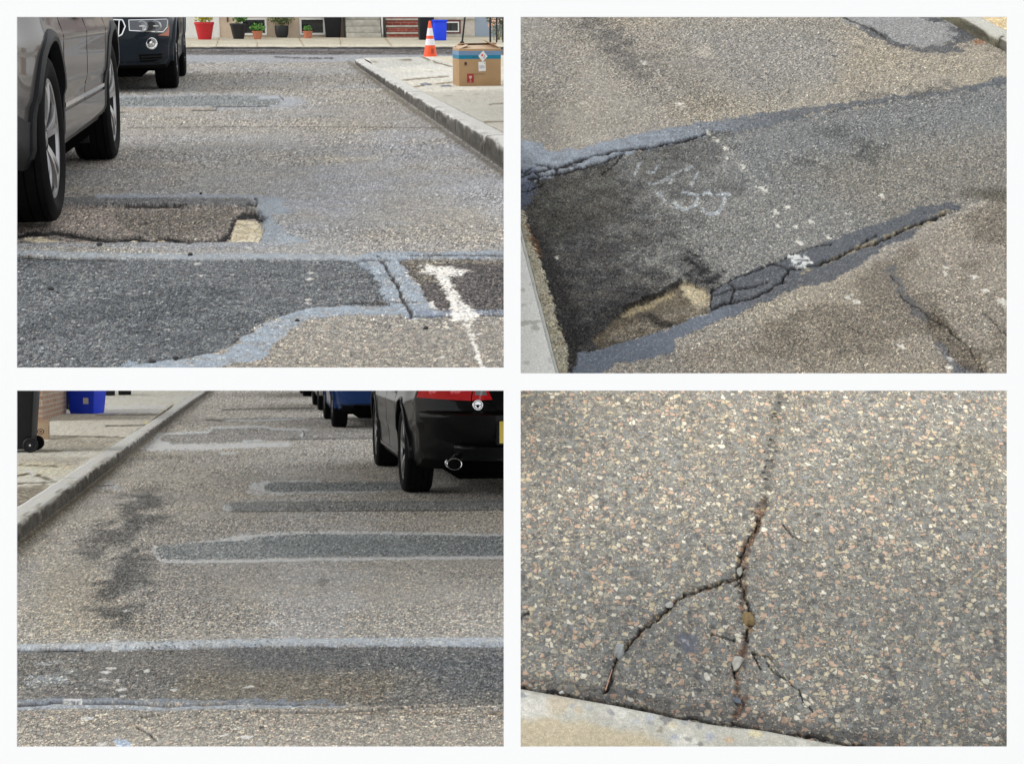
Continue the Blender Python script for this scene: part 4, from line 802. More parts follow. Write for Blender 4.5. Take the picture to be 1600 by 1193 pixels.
def ssm(v, a, b): t = max(0., min(1., (v-a)/(b-a))); return t*t*(3-2*t)
class Car:
    """x forward, y left, z up; a, t, q are positions along, up and across the shell"""
    def __init__(s, L, W, zb, belt, hood, deck, fo, ro, wr, style='suv', nose=.10, tail=.10, crn=.20, ends=(.0, .0)):
        s.L, s.W, s.zb, s.belt, s.hood, s.deck, s.fo, s.ro, s.wr = L, W, zb, belt, hood, deck, fo, ro, wr
        s.style, s.nose, s.tail, s.crn = style, nose, tail, crn; s.ends = ends
        s.xf, s.xr = L/2-fo, -L/2+ro
    def ztop(s, a):
        x = a*s.L/2; A = s.L/2
        cowl = s.xf-.15; back = s.xr-.05
        z = s.belt
        if x > cowl: u = (x-cowl)/(A-cowl); z = s.belt+(s.hood-s.belt)*(u**1.25)
        if x < back: u = (back-x)/(A+back); z = s.belt+(s.deck-s.belt)*u**1.3
        return z
    def zbot(s, a):
        return s.zb+.05*ssm(abs(a), .86, 1.0)+s.ends[0 if a > 0 else 1]*ssm(abs(a), .7, .95)
    def side(s, t, a):                                  # half-width factor up the flank
        f = .955+.05*math.sin(min(1, t/.62)*math.pi*.5)-.035*ssm(t, .62, .97)
        f -= .012*ssm(t, .40, .34)*ssm(t, .08, .3); f += .010*math.exp(-((t-.70)/.05)**2)
        f -= .05*ssm(t, .95, 1.0); f -= .03*ssm(-t, -.10, 0)
        return f
    def P(s, a, t, q, off=0.):
        zt, z0 = s.ztop(a), s.zbot(a); z = z0+(zt-z0)*t
        hw = s.W/2*s.side(t, a)*(1-.05*ssm(abs(a), .55, 1.0)**2)
        y = q*hw
        if t >= .999: z += .05*(1-q*q)*(.5+.5*ssm(-abs(a), -.95, -.6))
        bl = ssm(abs(a), .52, 1.0)
        n = s.nose if a > 0 else s.tail
        prof = n*((1.35*(t-.42))**2 if t > .42 else (1.5*(.42-t))**2)+(.05*ssm(t, .80, 1.0))
        bow = .05*q*q*(1 if a > 0 else .7)+s.crn*abs(q)**5
        x = a*s.L/2-math.copysign(1, a)*bl*(prof+bow)
        return Vector((x, y, z))
    def N(s, a, t, q, kind):
        e = .004
        if kind == 'end': u = s.P(a, t, min(1, q+e))-s.P(a, t, max(-1, q-e)); v = s.P(a, min(1, t+e), q)-s.P(a, max(0, t-e), q)
        else: u = s.P(min(1, a+e), t, q)-s.P(max(-1, a-e), t, q); v = s.P(a, min(.99, t+e), q)-s.P(a, max(0, t-e), q)
        n = u.cross(v)
        n.normalize()
        o = Vector((math.copysign(1, a), 0, 0)) if kind == 'end' else Vector((0, math.copysign(1, q), 0))
        return n if n.dot(o) > 0 else -n
    def quad(s, mb, kind, c, fix, off=.004, n=8, m=6, thick=.012, arc=None):
        """patch laid on the shell: corners (u,t) counter-clockwise from lower left; kind end (u=q) or flank (u=a)"""
        pts = []
        for j in range(m+1):
            for i in range(n+1):
                u, v = i/n, j/m
                p = [(1-u)*(1-v)*c[0][k]+u*(1-v)*c[1][k]+u*v*c[2][k]+(1-u)*v*c[3][k] for k in (0, 1)]
                if arc: p[1] += arc*math.sin(u*math.pi)*(v if arc > 0 else 1-v)
                pts.append(((fix, p[1], p[0]) if kind == 'end' else (p[0], p[1], fix)))
        out = [s.P(*p)+s.N(*p, kind)*off for p in pts]; inn = [s.P(*p)-s.N(*p, kind)*thick for p in pts]
        k = n+1; f = [(j*k+i, j*k+i+1, (j+1)*k+i+1, (j+1)*k+i) for j in range(m) for i in range(n)]
        ring = [i for i in range(k)]+[j*k+n for j in range(1, m+1)]+[m*k+i for i in range(n-1, -1, -1)]+[j*k for j in range(m-1, 0, -1)]
        N_ = len(out); f += [(ring[i], ring[i]+N_, ring[(i+1) % len(ring)]+N_, ring[(i+1) % len(ring)]) for i in range(len(ring))]
        mb.add(out+inn, f)
    def strip(s, mb, kind, pts, fix, w, off=.002, n=24, h=.006):
        """thin raised or dark line following the shell"""
        P = []
        for i in range(len(pts)-1):
            for k in range(n): u = k/n; P.append([pts[i][j]*(1-u)+pts[i+1][j]*u for j in (0, 1)])
        P.append(pts[-1]); V = []
        for i, p in enumerate(P):
            g = (fix, p[1], p[0]) if kind == 'end' else (p[0], p[1], fix)
            c = s.P(*g); nn = s.N(*g, kind)
            h2 = P[min(i+1, len(P)-1)]; h1 = P[max(i-1, 0)]
            g1 = (fix, h1[1], h1[0]) if kind == 'end' else (h1[0], h1[1], fix); g2 = (fix, h2[1], h2[0]) if kind == 'end' else (h2[0], h2[1], fix)
            tg = (s.P(*g2)-s.P(*g1)).normalized(); sd_ = nn.cross(tg).normalized()*w/2
            V += [c+sd_+nn*off, c-sd_+nn*off, c-sd_-nn*h, c+sd_-nn*h]
        f = []
        for i in range(len(P)-1):
            b = i*4; f += [(b, b+4, b+5, b+1), (b+1, b+5, b+6, b+2), (b+3, b+7, b+4, b)]
        mb.add(V, f)
    def shell(s):
        av = sorted(set([-1+2*i/90 for i in range(91)])); tv = [i/34 for i in range(35)]; qv = [math.sin(i/12*math.pi/2) for i in range(-12, 13)]
        mb = MB()
        def patch(rows, flip=False):
            k = len(rows[0]); v = [p for r_ in rows for p in r_]
            f = [(j*k+i, j*k+i+1, (j+1)*k+i+1, (j+1)*k+i) for j in range(len(rows)-1) for i in range(k-1)]
            if flip: f = [q[::-1] for q in f]
            mb.add(v, f)
        patch([[s.P(a, t, 1) for a in av] for t in tv], True); patch([[s.P(a, t, -1) for a in av] for t in tv])
        patch([[s.P(a, 1, q) for a in av] for q in qv]); patch([[s.P(a, 0, q) for a in av] for q in qv], True)
        patch([[s.P(1, t, q) for q in qv] for t in tv]); patch([[s.P(-1, t, q) for q in qv] for t in tv], True)
        me = bpy.data.meshes.new('body'); me.from_pydata([tuple(v) for v in mb.v], [], mb.f)
        bm = bmesh.new(); bm.from_mesh(me); bmesh.ops.remove_doubles(bm, verts=bm.verts, dist=1e-4); bmesh.ops.recalc_face_normals(bm, faces=bm.faces); bm.to_mesh(me); bm.free()
        return me

def build_car(c, root, paint, arches=True, roof=.62, clad=None, flare=None, doors=(.0,)):
    me = c.shell(); me.materials.append(paint); me.materials.append(M_WELL)
    o = bpy.data.objects.new('body', me); COL.objects.link(o)
    cut = MB(); R0 = c.wr+.055
    for x in (c.xf, c.xr):
        for y in (-1, 1): cut.tube((x, y*(c.W/2+.2), c.wr+.012), (x, y*(c.W/2-.34), c.wr+.012), R0, n=56)
    cm = bpy.data.meshes.new('cut'); cm.from_pydata(cut.v, [], cut.f); b = bmesh.new(); b.from_mesh(cm); bmesh.ops.recalc_face_normals(b, faces=b.faces); b.to_mesh(cm); b.free(); co_ = bpy.data.objects.new('cut', cm); COL.objects.link(co_)
    md = o.modifiers.new('cut', 'BOOLEAN'); md.operation = 'DIFFERENCE'; md.object = co_; md.solver = 'EXACT'
    dg = bpy.context.evaluated_depsgraph_get(); ev = o.evaluated_get(dg); m2 = bpy.data.meshes.new_from_object(ev)
    o.modifiers.clear(); o.data = m2; bpy.data.objects.remove(co_)
    if len(m2.materials) < 2: m2.materials.clear(); m2.materials.append(paint); m2.materials.append(M_WELL)
    for p in m2.polygons:
        cc = p.center; inside = any(math.hypot(cc.x-x, cc.z-c.wr-.012) < R0+.004 and abs(cc.y) < c.W/2*.985 and (abs(p.normal.y) < .6 or abs(cc.y) < c.W/2-.3) for x in (c.xf, c.xr))
        p.material_index = 1 if (inside or (p.normal.z < -.8 and cc.z < c.zb+.12)) else 0
        p.use_smooth = True
    m2.set_sharp_from_angle(angle=R(32)); m2.name = 'body'; o.name = 'body'
    o.parent = root
    ub = MB(); ub.box(-c.L/2+.35, -c.W/2+.36, .15, c.L/2-.35, c.W/2-.36, c.zb+.12); ub.box(c.xr+.42, -c.W/2+.12, .17, c.xf-.42, c.W/2-.12, c.zb+.10); ub.box(-c.L/2+.16, -c.W/2+.30, .21, -c.L/2+.6, c.W/2-.30, c.zb+.15)  # low boxes added to the underbody to darken the ground beneath
    ub.build('underbody', M_UNDER, root, bevel=.02)
    return o
def arch_ring(c, root, m, wdt=.055, lift=.012, inner=None, z0=None):
    """wheel arch lips, one per wheel"""
    for x in (c.xf, c.xr):
        for sgn in (-1, 1):
            mb = MB(); r0 = (inner or c.wr+.05); n = 40; V = []; f = []
            for i in range(n+1):
                th = R(-8)+(R(196))*i/n
                for rr, dy in ((r0-.004, -.035), (r0-.002, .006+lift), (r0+wdt*.35, .010+lift), (r0+wdt, .004+lift*.5), (r0+wdt+.004, -.03)):
                    px_, pz = x+rr*math.cos(th), c.wr+.012+rr*math.sin(th)
                    pz = max(pz, c.zb-.01)
                    a = max(-1, min(1, px_/(c.L/2))); zt, zz = c.ztop(a), c.zbot(a); t = max(0, min(.94, (pz-zz)/(zt-zz)))
                    y = c.P(a*.999, t, 1).y
                    V.append((px_, sgn*(y+dy), pz))
            k = 5
            for i in range(n):
                for j in range(k-1): f.append((i*k+j, i*k+j+1, (i+1)*k+j+1, (i+1)*k+j))
            f += [tuple(range(k)), tuple(range(n*k+k-1, n*k-1, -1))]
            mb.add(V, f); mb.build('wheel_arch', m, root, smooth=True)
def wheel(root, x, y, r, w, spokes, out, rim=M_RIM, dark=M_RIMD, style='double', rimr=.70, steer=0):
    """wheel > tyre, brake_disc; out=+1 faces left"""
    R_ = r; rr = R_*rimr
    rb = MB(); o = out
    rb.mi = 1; rb.lathe([(rr, -w*.40*o), (rr+.006, -w*.42*o), (rr-.012, -w*.3*o), (rr-.03, 0), (rr-.022, w*.25*o), (rr-.016, w*.38*o)], 56, 'Y'); rb.mi = 0; rb.lathe([(rr-.016, w*.38*o), (rr-.012, w*.43*o), (rr+.004, w*.44*o), (rr+.006, w*.40*o)], 56, 'Y')
    nmain = spokes
    def spoke(th, wd0, wd1, r0, r1, d0, d1, tw=0):
        V = []
        for k in range(6):
            u = k/5; q = r0+(r1-r0)*u; a = th+tw*u; wd = (wd0+(wd1-wd0)*u)/2; dp = (d0+(d1-d0)*u+.012*math.sin(u*math.pi))*o
            cx_, cz = math.cos(a), math.sin(a); tx, tz = -cz, cx_
            for s1, dd in ((-1, 0), (-.75, .012), (.75, .012), (1, 0), (.7, -.03), (-.7, -.03)): V.append((q*cx_+tx*wd*s1, dp+dd*o, q*cz+tz*wd*s1))
        f = []
        for k in range(5):
            for j in range(6): a_, b_ = k*6+j, k*6+(j+1) % 6; f.append((a_, b_, b_+6, a_+6))
        rb.add(V, f)
    for i in range(nmain):
        th = 2*math.pi*i/nmain+R(90)
        if style == 'double':
            spoke(th-.09, .036, .030, .05, rr-.008, w*.30, w*.38, -.13); spoke(th+.09, .036, .030, .05, rr-.008, w*.30, w*.38, .13)
        elif style == 'y':
            spoke(th, .07, .05, .04, rr*.55, w*.32, w*.36); spoke(th-.02, .035, .028, rr*.5, rr-.008, w*.36, w*.38, -.22); spoke(th+.02, .035, .028, rr*.5, rr-.008, w*.36, w*.38, .22)
        else: spoke(th, .055, .042, .04, rr-.008, w*.30, w*.38)
    rb.lathe([(0, w*.36*o), (.03, w*.36*o), (.036, w*.34*o), (.075, w*.31*o), (.08, w*.20*o), (0, w*.18*o)], 28, 'Y')
    wh = rb.build('wheel', [rim, dark], root, smooth=True, ang=40)
    wh.location = (x, y, r); wh.rotation_euler = (0, 0, steer)
    tb = MB(); hw = w/2
    prof = [(rr-.008, -hw*.80), (rr+.012, -hw*.90), (rr+(R_-rr)*.5, -hw*1.02), (R_-.022, -hw*.97), (R_-.006, -hw*.86)]
    g = [-.62, -.22, .22, .62]
    for q in g: prof += [(R_-.001, hw*(q-.20)), (R_, hw*(q-.03)), (R_-.009, hw*(q-.025)), (R_-.009, hw*(q+.025)), (R_, hw*(q+.03))]
    prof += [(R_-.006, hw*.86), (R_-.022, hw*.97), (rr+(R_-rr)*.62, hw*1.015), (rr+(R_-rr)*.58, hw*1.03), (rr+(R_-rr)*.4, hw*1.025), (rr+.012, hw*.90), (rr-.008, hw*.80)]
    prof = [(a, b*o) for a, b in prof]
    tb.lathe(prof, 72, 'Y'); ty = tb.build('tyre', M_TYRE, wh, smooth=True, ang=30)
    # shoulder blocks
    db = MB(); db.lathe([(0, -.02*o), (rr*.62, -.02*o), (rr*.62, .0), (0, .0)], 40, 'Y'); db.build('brake_disc', M_RIMD, wh, smooth=True)
    return wh
def greenhouse(c, root, paint, x0, x1, z1, f=.55, b=.35, wt=.74, front_rake=.55, rear_rake=.35):
    """roof, windscreen and windows as parts"""
    zb_ = c.belt-.005; hwb = c.W/2*.93; hwt = c.W/2*wt
    A = [(x1, hwb), (x0, hwb), (x0, -hwb), (x1, -hwb)]; B = [(x1-front_rake, hwt), (x0+rear_rake, hwt), (x0+rear_rake, -hwt), (x1-front_rake, -hwt)]
    def pan(name, i, j, m, ins=.05):
        mb = MB(); P0, P1_ = Vector((*A[i], zb_)), Vector((*A[j], zb_)); Q0, Q1 = Vector((*B[i], z1)), Vector((*B[j], z1))
        nrm = (P1_-P0).cross(Q0-P0).normalized(); ctr = (P0+P1_+Q0+Q1)/4
        if nrm.dot(ctr-Vector(((x0+x1)/2, 0, ctr.z))) < 0: nrm = -nrm
        V = []
        for v in range(5):
            for u in range(9):
                uu, vv = ins+(1-2*ins)*u/8, .06+.88*v/4
                p = (P0*(1-uu)+P1_*uu)*(1-vv)+(Q0*(1-uu)+Q1*uu)*vv; V.append(p+nrm*(.006+.03*math.sin(uu*math.pi)*math.sin(vv*math.pi)))
        mb.add(V, [(j*9+i, j*9+i+1, (j+1)*9+i+1, (j+1)*9+i) for j in range(4) for i in range(8)]); return mb.build(name, m, root, smooth=True)
    fr = MB(); V = [(*p, zb_-.03) for p in A]+[(*p, z1) for p in B]+[(p[0]*.98+((x0+x1)/2)*.02, p[1]*.9, z1+.035) for p in B]
    fr.add(V, [(0, 1, 5, 4), (1, 2, 6, 5), (2, 3, 7, 6), (3, 0, 4, 7), (4, 5, 9, 8), (5, 6, 10, 9), (6, 7, 11, 10), (7, 4, 8, 11), (8, 9, 10, 11)])
    fr.build('roof', paint, root, bevel=.03, seg=3, ang=50)
    pan('windscreen', 3, 0, M_GLASSD); pan('rear_window', 1, 2, M_GLASSD); pan('side_window', 0, 1, M_GLASSD, .04); pan('side_window', 2, 3, M_GLASSD, .04)
def seams(c, root, xs, lo=.10, hi=.985, w=.006):
    for sgn in (1, -1):
        for x in xs:
            mb = MB(); a = x/(c.L/2); c.strip(mb, 'flank', [(a-.004, lo), (a, .5), (a+.006, hi)], sgn, w, off=.0012, n=10, h=.004)
            mb.build('door_gap', M_SEAM, root)
def handles(c, root, xs, m, t=.80):
    for sgn in (1, -1):
        for x in xs:
            mb = MB(); a = x/(c.L/2); c.strip(mb, 'flank', [(a-.045, t), (a+.045, t)], sgn, .026, off=.03, n=8, h=.0); mb.build('door_handle', m, root, smooth=True)
def mirror(c, root, x, m):
    for sgn in (1, -1):
        mb = MB(); y = c.W/2*.97*sgn; mb.tube((x, y-.03*sgn, c.belt+.02), (x, y+.08*sgn, c.belt+.05), .022); mb.box(x-.09, min(y+.05*sgn, y+.24*sgn), c.belt, x+.05, max(y+.05*sgn, y+.24*sgn), c.belt+.15)
        mb.build('wing_mirror', m, root, bevel=.03, seg=3)

# ---- bronze-grey SUV, near left of place 1 (front towards the camera: local +x points back down the street)
def rz_face(f): return R(-90) if f else R(90)
t = empty('parked_car', P1, -1.845, 7.0+1.40, 0, R(-90), 'bronze grey SUV with black wheel-arch cladding parked beside the pothole, nearest car on its street', 'car', 'cars parked along the left of the street')
M_BRONZE = paintmat('bronze grey paint', (.105, .096, .093), .45, .42, coat=.45)
c = Car(4.60, 1.86, .27, 1.02, .98, .98, .90, .90, .362, nose=.12, tail=.12, crn=.10)
build_car(c, t, M_BRONZE); arch_ring(c, t, M_PLAS, .048, .008, c.wr+.045)
for x in (c.xf, c.xr):
    for sg in (1, -1): wheel(t, x, sg*(c.W/2-.125), .362, .235, 5, sg, style='double')
greenhouse(c, t, M_BRONZE, -2.15, 1.30, 1.60, rear_rake=.45, front_rake=.75)
seams(c, t, (.98, .02, -.95)); handles(c, t, (-.55, .30), M_BRONZE); mirror(c, t, .85, M_BRONZE)
for sg in (1, -1):
    mb = MB(); c.strip(mb, 'flank', [(-.385, .275), (.40, .275)], sg, .02, off=.014, n=30); mb.build('chrome_strip', M_CHROME, t, smooth=True)
    mb = MB(); c.quad(mb, 'flank', [(-.40, .06), (.41, .06), (.41, .235), (-.40, .235)], sg, .012, 30, 5, .01); mb.build('sill_panel', M_BRONZE, t, smooth=True)
    mb = MB(); c.quad(mb, 'flank', [(.795, .0), (.985, .0), (.985, .30), (.80, .26)], sg, .012, 14, 6, .02); mb.build('bumper_corner', M_PLAS, t, smooth=True)
    mb = MB(); c.quad(mb, 'flank', [(-.99, .0), (-.80, .0), (-.80, .26), (-.99, .3)], sg, .012, 14, 6, .02); mb.build('bumper_corner', M_PLAS, t, smooth=True)
    mb = MB(); c.quad(mb, 'end', [(sg*.98, .70), (sg*.55, .72), (sg*.50, .84), (sg*.98, .88)], 1, .006); mb.build('headlight', M_LENS, t, smooth=True)
    mb = MB(); c.quad(mb, 'end', [(sg*.98, .62), (sg*.70, .64), (sg*.70, .90), (sg*.98, .90)], -1, .006); mb.build('tail_light', M_RED, t, smooth=True)
    mb = MB(); mb.box(c.xr+.36, sg*.66-.12, .13, c.xr+.385, sg*.66+.12+.02*sg, .52); mb.build('mud_flap', M_PLAS, t, bevel=.006)
    mb = MB(); mb.box(c.xf-.42, sg*.70-.12, .17, c.xf-.395, sg*.70+.13, .50); mb.build('mud_flap', M_PLAS, t, bevel=.006)
mb = MB(); c.quad(mb, 'end', [(-.5, .50), (.5, .50), (.42, .84), (-.42, .84)], 1, .008); mb.build('grille', M_PLAS, t, smooth=True)
mb = MB(); c.quad(mb, 'end', [(-.95, .0), (.95, .0), (.95, .26), (-.95, .26)], 1, .012, 20); mb.build('lower_bumper', M_PLAS, t, smooth=True)

# ---- dark blue-grey SUV facing the camera
t = empty('parked_car', P1, -1.93, 17.7+1.40, 0, R(-90)+R(1.0), 'dark blue grey SUV with split round grille facing forward, parked behind the bronze one', 'car', 'cars parked along the left of the street')
M_NAVY = paintmat('dark blue grey paint', (.013, .020, .029), .3, .4, dust=.02, coat=.3)
c2 = Car(4.64, 1.90, .235, 1.02, .93, .98, .95, .90, .362, nose=.13, tail=.12, crn=.24)
build_car(c2, t, M_NAVY); arch_ring(c2, t, M_NAVY, .03, .006)
for x in (c2.xf, c2.xr):
    for sg in (1, -1): wheel(t, x, sg*(c2.W/2-.125), .362, .235, 5, sg, style='y')
greenhouse(c2, t, M_NAVY, -2.15, 1.20, 1.60, rear_rake=.5, front_rake=.75)
seams(c2, t, (1.0, .05, -.95)); handles(c2, t, (-.55, .30), M_NAVY); mirror(c2, t, .80, M_NAVY)
T = lambda z: (z-.285)/(c2.ztop(1)-.285)
for sg in (1, -1):
    hl = MB(); c2.quad(hl, 'end', [(sg*.55, T(.635)), (sg*.99, T(.60)), (sg*.99, T(.755)), (sg*.54, T(.745))], 1, .004, 18, 6, .02); h_ = hl.build('headlight', M_LAMPD, t, smooth=True)
    mb = MB(); c2.strip(mb, 'end', [(sg*.555, T(.64)), (sg*.92, T(.622)), (sg*.965, T(.67)), (sg*.965, T(.75)), (sg*.55, T(.745)), (sg*.555, T(.64))], 1, .007, .007, 10); mb.build('chrome_frame', M_CHROME, h_, smooth=True)
    for qq in (.70, .845):
        p = c2.P(1, T(.682), sg*qq); mb = MB()
        M_ = Matrix.Translation(p+Vector((.012, 0, 0))) @ Matrix.Rotation(R(90), 4, 'Y') @ Matrix.Rotation(sg*R(6+qq*16), 4, 'X')
        mb.lathe([(.058, -.02), (.058, .008), (.050, .010), (.047, .004), (.030, -.004), (.0, -.002)], 28); v0 = [M_ @ Vector(v) for v in mb.v]; mb.v = [tuple(v) for v in v0]
        mb.build('lamp_ring', M_LENS, h_, smooth=True)
        mb = MB(); mb.box(p.x+.008, p.y-.03, p.z-.006, p.x+.022, p.y+.03, p.z+.008); mb.build('lamp_bar', M_WHITE, h_, bevel=.003)
    mb = MB(); c2.quad(mb, 'end', [(sg*.86, T(.588)), (sg*.985, T(.578)), (sg*.99, T(.70)), (sg*.965, T(.62))], 1, .005, 8, 3); mb.build('side_marker', M_AMB, t, smooth=True)
    p = c2.P(1, T(.505), sg*.81); mb = MB(); M_ = Matrix.Translation(p+Vector((.006, 0, 0))) @ Matrix.Rotation(sg*R(18), 4, 'Z') @ Matrix.Rotation(R(90), 4, 'Y')
    mb.lathe([(.062, -.03), (.062, .004), (.054, .010), (.048, .004), (.030, .001), (.012, .006), (0, .006)], 28); mb.v = [tuple(M_ @ Vector(v)) for v in mb.v]; mb.build('fog_light', M_CHROME, t, smooth=True)
    mb = MB(); c2.quad(mb, 'end', [(sg*.69, T(.318)), (sg*.92, T(.325)), (sg*.93, T(.395)), (sg*.66, T(.395))], 1, .004, 8, 4); mb.build('air_intake', M_WELL, t, smooth=True)
    mb = MB(); c2.strip(mb, 'end', [(sg*.68, T(.37)), (sg*.92, T(.375))], 1, .012, .016, 8); c2.strip(mb, 'end', [(sg*.68, T(.343)), (sg*.92, T(.348))], 1, .010, .014, 8); mb.build('intake_slat', M_PLAS, t, smooth=True)
    mb = MB(); c2.strip(mb, 'end', [(sg*.30, T(.31)), (sg*.52, T(.300)), (sg*.84, T(.31)), (sg*.92, T(.345))], 1, .018, .012, 8); mb.build('bumper_trim', M_CHROME if 0 else M_NAVY, t, smooth=True)
    # split grille
    g = MB(); c2.quad(g, 'end', [(sg*.08, T(.565)), (sg*.46, T(.58)), (sg*.50, T(.72)), (sg*.07, T(.745))], 1, .004, 10, 6, .02, arc=.02); gg = g.build('grille', M_WELL, t, smooth=True)
    mb = MB(); c2.strip(mb, 'end', [(sg*.07, T(.575)), (sg*.12, T(.560)), (sg*.38, T(.560)), (sg*.47, T(.60)), (sg*.51, T(.68)), (sg*.48, T(.745)), (sg*.10, T(.755)), (sg*.07, T(.70)), (sg*.07, T(.575))], 1, .012, .018, 8); mb.build('grille_frame', M_CHROME, gg, smooth=True)
    mb = MB()
    for k in range(6): c2.strip(mb, 'end', [(sg*(.12+.062*k), T(.575)), (sg*(.12+.065*k), T(.74))], 1, .010, .018, 6)
    mb.build('grille_bar', M_CHROME, gg, smooth=True)
mb = MB(); c2.quad(mb, 'end', [(-.45, T(.505)), (.45, T(.505)), (.34, T(.545)), (-.34, T(.545))], 1, .003, 16, 3); mb.build('air_intake', M_WELL, t, smooth=True)
mb = MB(); c2.quad(mb, 'end', [(-.36, T(.32)), (.36, T(.32)), (.26, T(.40)), (-.26, T(.40))], 1, .003, 16, 3); mb.build('air_intake', M_WELL, t, smooth=True)
mb = MB(); c2.strip(mb, 'end', [(-.52, T(.30)), (-.40, T(.42)), (-.25, T(.47)), (.25, T(.47)), (.40, T(.42)), (.52, T(.30))], 1, .016, .014, 8); mb.build('bumper_crease', M_NAVY, t, smooth=True)
mb = MB(); c2.quad(mb, 'end', [(-.93, .0), (.93, .0), (.93, T(.305)), (-.93, T(.305))], 1, .006, 20, 3); mb.build('lower_bumper', M_PLAS, t, smooth=True)
mb = MB(); c2.strip(mb, 'flank', [(-.38, .12), (.38, .10)], -1, .016, .012, 20); mb.build('sill_strip', M_PLAS, t, smooth=True)

# ---- black sedan, tail towards the camera (local +x points up the street)
t = empty('parked_car', P3, 2.005, 12.0+1.43, 0, R(90), 'glossy black sedan with red tail lights and a chrome tailpipe', 'car', 'cars parked along the right of the patched street')
M_BLACK = paintmat('black paint', (.003, .0033, .004), .0, .4, .3, dust=.0, coat=.34)
c3 = Car(4.75, 1.80, .20, .92, .78, .96, .93, 1.02, .335, nose=.12, tail=.09, crn=.26, ends=(0, .06))
build_car(c3, t, M_BLACK); arch_ring(c3, t, M_BLACK, .02, .004)
for x in (c3.xf, c3.xr):
    for sg in (1, -1): wheel(t, x, sg*(c3.W/2-.118), .335, .225, 5, sg, style='five')
greenhouse(c3, t, M_BLACK, -1.75, 1.30, 1.40, rear_rake=.75, front_rake=.85)
seams(c3, t, (1.0, .02, -.88)); handles(c3, t, (-.50, .45), M_BLACK); mirror(c3, t, .85, M_BLACK)
z0_ = c3.zbot(-1); T3 = lambda z: (z-z0_)/(c3.ztop(-1)-z0_)
for sg in (1, -1):
    tl = MB(); c3.quad(tl, 'end', [(sg*.98, T3(.765)), (sg*.555, T3(.745)), (sg*.555, T3(.90)), (sg*.98, T3(.905))], -1, .006, 16, 6, .02); h_ = tl.build('tail_light', M_RED, t, smooth=True)
    tl = MB(); c3.quad(tl, 'end', [(sg*.545, T3(.745)), (sg*.375, T3(.755)), (sg*.44, T3(.86)), (sg*.545, T3(.895))], -1, .006, 10, 6, .02); h2 = tl.build('tail_light', M_RED, t, smooth=True)
    mb = MB(); c3.quad(mb, 'end', [(sg*.525, T3(.785)), (sg*.42, T3(.785)), (sg*.445, T3(.825)), (sg*.525, T3(.828))], -1, .010, 6, 3, .004); mb.build('reverse_light', M_LENS, h2, smooth=True)
    for qq, rr_ in ((.86, .045), (.68, .045)):
        p = c3.P(-1, T3(.815), sg*qq); mb = MB(); M_ = Matrix.Translation(p+Vector((-.008, 0, 0))) @ Matrix.Rotation(-sg*R(6+20*qq*qq), 4, 'Z') @ Matrix.Rotation(R(-90), 4, 'Y')
        mb.lathe([(rr_+.008, -.012), (rr_+.004, .002), (rr_, -.001), (rr_*.5, .002), (rr_*.4, .006), (0, .007)], 28); mb.v = [tuple(M_ @ Vector(v)) for v in mb.v]; mb.build('lamp_ring', M_REDB, h_, smooth=True)
    # oval tailpipe
    p = Vector((-c3.L/2+.045, sg*.60, .285)); mb = MB(); prof = [(.050, 0), (.052, -.004), (.047, -.006), (.044, 0), (.044, .14), (.050, .14)]
    mb.lathe(prof, 36); Mx = Matrix.Translation(p) @ Matrix.Rotation(R(90), 4, 'Y'); mb.v = [tuple(Mx @ Vector((v[0]*.82, v[1]*1.08, v[2]))) for v in mb.v]; tp = mb.build('tailpipe', M_CHROME, t, smooth=True)
    mb = MB(); mb.lathe([(0, .02), (.045, .02)], 24); mb.v = [tuple(Mx @ Vector((v[0]*.82, v[1]*1.08, v[2]))) for v in mb.v]; mb.build('pipe_bore', M_WELL, tp)
    mb = MB(); c3.strip(mb, 'flank', [(-.36, .10), (.40, .10)], sg, .03, .012, 20); mb.build('sill_strip', M_BLACK, t, smooth=True)
bmp = MB(); c3.strip(bmp, 'end', [(-.95, T3(.66)), (-.7, T3(.60)), (-.3, T3(.585)), (.3, T3(.585)), (.7, T3(.60)), (.95, T3(.66))], -1, .004, .001, 10, .004); bmp.build('bumper_gap', M_SEAM, t)
# bumper shelf that catches the sky and the diffuser lip below it
def ledge(c, name, zt, out, drop, q0, q1, m, root, T_, n=30):
    mb = MB(); V = []
    for i in range(n+1):
        q = q0+(q1-q0)*i/n; fade = math.sin(i/n*math.pi)**.35
        p = c.P(-1, T_(zt), q); b = c.P(-1, T_(zt-drop), q)
        V += [tuple(p+Vector((.01, 0, .012))), tuple(p+Vector((-out*.55*fade, 0, 0))), tuple(p+Vector((-out*fade, 0, -.02))), tuple(p+Vector((-out*.9*fade, 0, -.045))), tuple(b+Vector((.012, 0, 0)))]
    mb.add(V, [(i*5+j, i*5+j+1, (i+1)*5+j+1, (i+1)*5+j) for i in range(n) for j in range(4)]); return mb.build(name, m, root, smooth=True, ang=60)
ledge(c3, 'bumper', .662, .09, .33, -.97, .97, M_BLACK, t, T3); ledge(c3, 'diffuser', .43, .085, .12, -.72, .72, M_BLACK, t, T3)
mb = MB(); mb.box(-c3.L/2-.075, -.025, .44, -c3.L/2-.065, .285, .60); pl = mb.build('number_plate', M_PLATE, t, bevel=.004)
mb = MB(); mb.box(-c3.L/2-.064, -.045, .425, -c3.L/2+.06, .305, .615); mb.build('plate_holder', M_PLAS, t, bevel=.01)
p = c3.P(-1, T3(.715), .50); mb = MB(); mb.lathe([(0, .004), (.036, .004), (.040, 0)], 32)
Mx = Matrix.Translation(p+Vector((-.004, 0, 0))) @ Matrix.Rotation(R(-90), 4, 'Y'); mb.v = [tuple(Mx @ Vector(v)) for v in mb.v]; em = mb.build('round_badge', M_CHROME, t, smooth=True)
